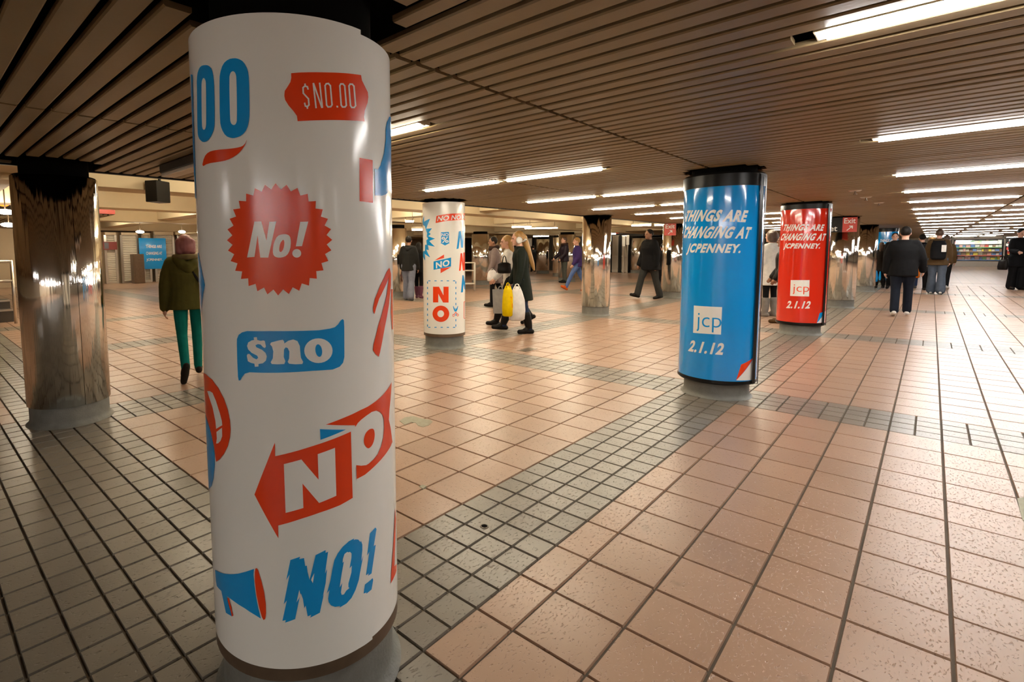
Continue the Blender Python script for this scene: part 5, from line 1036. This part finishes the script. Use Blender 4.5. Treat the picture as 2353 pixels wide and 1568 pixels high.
# 8 standing with phone
ab = on_floor(1296, 650)
p = person('person in dark quilted jacket and grey trousers standing sideways holding a phone', ab, LEFT + 0.2, 1.98, 0.0, ((0.02, 0.04), (-0.03, 0.04)), (0, 0), ((0.25, 0.55, 0.1), (0.35, 0.5, 0.1)), cl('dark_quilt', (0.022, 0.014, 0.022), 0.35), -0.12, 0.01, 1.25, cl('grey_trousers', (0.075, 0.08, 0.07)), None, leather, 'brown', 'short', collar=cl('dark_fur', (0.035, 0.018, 0.014)), lod=1)
Lh = Matrix.Translation(p['t'].location) @ Matrix.Rotation(LEFT + 0.2, 4, 'Z'); h = Lh @ p['hands'][0]
o = thing('phone', 'small dark phone in the hand of the person in the quilted jacket', 'phone', h, LEFT); link('case', box_me((-0.01, -0.04, -0.08), (0.01, 0.04, 0.08), 0.004), M['blackpaint'], o); link('screen', box_me((0.010, -0.033, -0.07), (0.011, 0.033, 0.07)), M['screen'], o)
# 9 purple jacket
ab = on_floor(1326, 670)
person('person in purple jacket, blue jeans and orange shoes stepping out from the middle steel pillar', ab, LEFT, 1.86, 0.03, ((0.52, 0.12), (-0.30, 0.25)), (0.45, -0.4), ((0.1, 0.5, 0.12), (-0.1, 0.4, 0.12)), cl('purple_jacket', (0.05, 0.028, 0.13)), -0.12, 0.0, 1.12, cl('blue_jeans', (0.10, 0.17, 0.40)), None, cl('orange_shoe', (0.70, 0.12, 0.02)), 'blonde', 'short', lod=1)
# 10 white coat, 11 behind red pillar
ab = on_floor(1766, 727)
p = person('person in white coat with black tights and grey boots between blue and red pillars', ab, LEFT - 1.2, 1.78, 0.0, ((0.03, 0.03), (-0.03, 0.05)), (0, 0), ((0.1, 0.5, 0.1), (0.1, 0.6, 0.1)), white_cloth, -0.30, 0.03, 1.1, jet, cl('grey_boot', (0.23, 0.21, 0.19)), None, 'brown', 'bob', leg_w=0.85)
bm = bmesh.new(); tube(bm, [p['S'](p['P'](0.48, 0.1, 0.12)), p['S'](p['P'](0.1, 0.17, -0.12)), p['S'](p['P'](-0.05, 0.10, -0.22))], 0.018, 8); link('bag_strap', done(bm, True), leather, p['t'])
ab = on_floor(1795, 742)
p = person('person in dark jacket half hidden behind the red poster pillar', ab, LEFT - 0.5, 1.66, 0.0, ((0.05, 0.05), (-0.05, 0.05)), (0, 0), ((0.1, 0.4, 0.22), (0.1, 0.5, 0.1)), leather, -0.13, 0.0, 1.15, denim, None, cl('brown_shoe', (0.09, 0.05, 0.02)), 'brown', 'short', 'brown')
# 12.. crowd on the right
ab = on_floor(2068, 727)
p = person('person in black jacket, dark jeans and white sneakers walking away', ab, away(ab), 1.80, 0.05, ((-0.10, 0.16), (0.16, 0.05)), (-0.25, 0.0), ((-0.05, 0.15, 0.2), (0.05, 0.35, 0.28)), jet, -0.16, 0.0, 1.22, cl('dark_jeans', (0.012, 0.016, 0.026)), None, cl('white_sneaker', (0.70, 0.68, 0.64)), 'black', 'short', 'fair', width=1.1, leg_w=1.12, bootleg=0.008)
ab = on_floor(2149, 676)
p = person('person with black backpack over brown jacket and faded jeans walking away', ab, away(ab), 1.93, 0.05, ((0.12, 0.03), (-0.10, 0.10)), (0, -0.15), ((0.0, 0.2, 0.15), (0.0, 0.3, 0.15)), cl('brown_jacket', (0.085, 0.05, 0.022)), -0.16, 0.02, 1.2, cl('faded_jeans', (0.075, 0.095, 0.13)), None, CL['white_sneaker'], 'brown', 'short', leg_w=1.22, bootleg=0.03)
S_, P_ = p['S'], p['P']
bp_ = thing('backpack', 'black backpack with white tag on the back of the person in the brown jacket', 'backpack', p['t'].location, p['t'].rotation_euler.z)
bm = bmesh.new(); loft(bm, [(S_(P_(h_, -0.22, 0)), rx, ry) for h_, rx, ry in ((-0.02, .07, .13), (0.02, .11, .17), (0.25, .12, .18), (0.42, .09, .16), (0.49, .04, .10))]); blob('pack', bm, 0.018, jet, bp_, 3)
bm = bmesh.new(); c = S_(P_(0.27, -0.345, -0.10)); box(bm, (c.x - 0.02, c.y - 0.05, c.z - 0.10), (c.x + 0.02, c.y + 0.05, c.z + 0.10)); link('tag', done(bm), white_cloth, bp_)
for y in (-1, 1):
    bm = bmesh.new(); tube(bm, [S_(P_(0.44, -0.14, y * 0.10)), S_(P_(0.53, 0.0, y * 0.11)), S_(P_(0.40, 0.16, y * 0.12))], 0.022, 8); link('strap', done(bm, True), jet, bp_)
ab = on_floor(2167, 664)
person('person in dark trousers walking close beside the backpack person', ab, away(ab) - 0.1, 1.80, 0.03, ((0.08, 0.03), (-0.2, 0.15)), (0, -0.2), ((0, 0.2, 0.1), (0.1, 0.3, 0.1)), cl('tan_jacket', (0.10, 0.06, 0.025)), -0.15, 0.0, 1.1, jet, None, CL['white_sneaker'], 'brown', 'short', lod=2)
ab = on_floor(2133, 668)
p = person('person in pale hat and dark coat beside the backpack person', ab, away(ab), 1.80, 0.03, ((0.1, 0.03), (-0.1, 0.1)), (0, -0.1), ((0, 0.2, 0.1), (0.1, 0.3, 0.1)), jet, -0.2, 0.0, 1.1, jet, None, leather, 'blonde', 'short', lod=2)
bm = bmesh.new(); ball(bm, p['hp'](-0.01, 0, 0.07), (0.105, 0.095, 0.075), seg=14); ball(bm, p['hp'](0.0, 0, 0.05), (0.14, 0.13, 0.015), seg=14); blob('hat', bm, 0.012, white_cloth, p['t'], 2)
ab = on_floor(2112, 663)
p = person('person in blue jeans with orange bag partly hidden behind the black jacket person', ab, away(ab) + 0.2, 1.85, 0.03, ((0.1, 0.03), (-0.15, 0.1)), (0, -0.1), ((0, 0.2, 0.1), (0.1, 0.3, 0.1)), jet, -0.2, 0.0, 1.1, cl('mid_jeans', (0.05, 0.08, 0.17)), None, cl('grey_sneaker', (0.13, 0.13, 0.13)), 'black', 'short', lod=2)
bag('shoulder_bag', 'orange shoulder bag beside the person in the black jacket', 'bag', at_dist(2108, 590, 23.4), 0.6, 0.28, 0.55, 0.14, cl('orange_cloth', (0.55, 0.14, 0.01)), 0.15, 0.8)
ab = on_floor(2049, 664)
person('person facing the camera with dark hair behind the black jacket person', ab, away(ab) + math.pi, 1.90, 0.02, ((0.1, 0.05), (-0.1, 0.15)), (0, -0.1), ((0, 0.3, 0.1), (0.1, 0.4, 0.1)), jet, -0.2, 0.0, 1.1, jet, None, leather, 'black', 'short', lod=1)
ab = on_floor(2020, 662)
p = person('person in long dark coat with long dark hair and bright blue bag', ab, away(ab) + 0.3, 1.58, 0.02, ((0.05, 0.03), (-0.05, 0.1)), (0, -0.1), ((0, 0.2, 0.12), (0.1, 0.3, 0.12)), cl('dark_brown_coat', (0.02, 0.014, 0.01)), -0.3, 0.03, 1.15, jet, leather, None, 'brown', 'long', lod=1)
bag('plastic_bag', 'bright blue plastic bag carried low beside the far steel pillar', 'bag', at_dist(2010, 616, math.hypot(*ab) - 0.3), 0.6, 0.34, 0.42, 0.14, cl('blue_plastic', (0.01, 0.25, 0.62), 0.35), 0.06, 0.8)
ab = on_floor(2334, 666)
p = person('person in long black coat looking down at the phone at the picture edge', ab, away(ab) + math.pi + 0.5, 1.98, 0.02, ((0.03, 0.03), (-0.05, 0.05)), (0, 0), ((0.25, 1.2, 0.12), (0.3, 1.1, 0.12)), jet, -0.28, 0.02, 1.2, jet, None, leather, 'black', 'short', leg_w=1.3, head_pitch=0.35, bootleg=0.02)
Lh = Matrix.Translation(p['t'].location) @ Matrix.Rotation(p['t'].rotation_euler.z, 4, 'Z'); h = Lh @ p['hands'][0]
o = thing('phone', 'phone in the hands of the person at the picture edge', 'phone', h, p['t'].rotation_euler.z); link('case', box_me((-0.01, -0.04, -0.08), (0.01, 0.04, 0.08), 0.004), M['blackpaint'], o); link('screen', box_me((-0.011, -0.033, -0.07), (-0.010, 0.033, 0.07)), M['screen'], o)
bag('shoulder_bag', 'black shoulder bag at the side of the person at the picture edge', 'bag', at_dist(2306, 588, math.hypot(*ab) - 0.4), 0.6, 0.34, 0.34, 0.16, leather, 0.12, 0.9)
for (px, py, lab, H, hd) in ((1225, 622, 'dark person at the far gateway behind the black coat woman', 1.75, 0.2), (1278, 626, 'dark person seen in the gap between two far steel pillars', 1.8, 2.0), (1521, 668, 'mostly hidden person with orange bag behind the man in black', 1.6, 0.4)):
    ab = on_floor(px, py); k_ = 0.94 if py < 650 else 1.0; ab = (ab[0] * k_, ab[1] * k_); person(lab, ab, away(ab) + hd, H, 0.03, ((0.1, 0.05), (-0.1, 0.1)), (0, -0.1), ((0.1, 0.4, 0.1), (0.1, 0.3, 0.1)), jet, -0.18, 0.0, 1.15, jet, None, leather, 'black', 'short', lod=2)
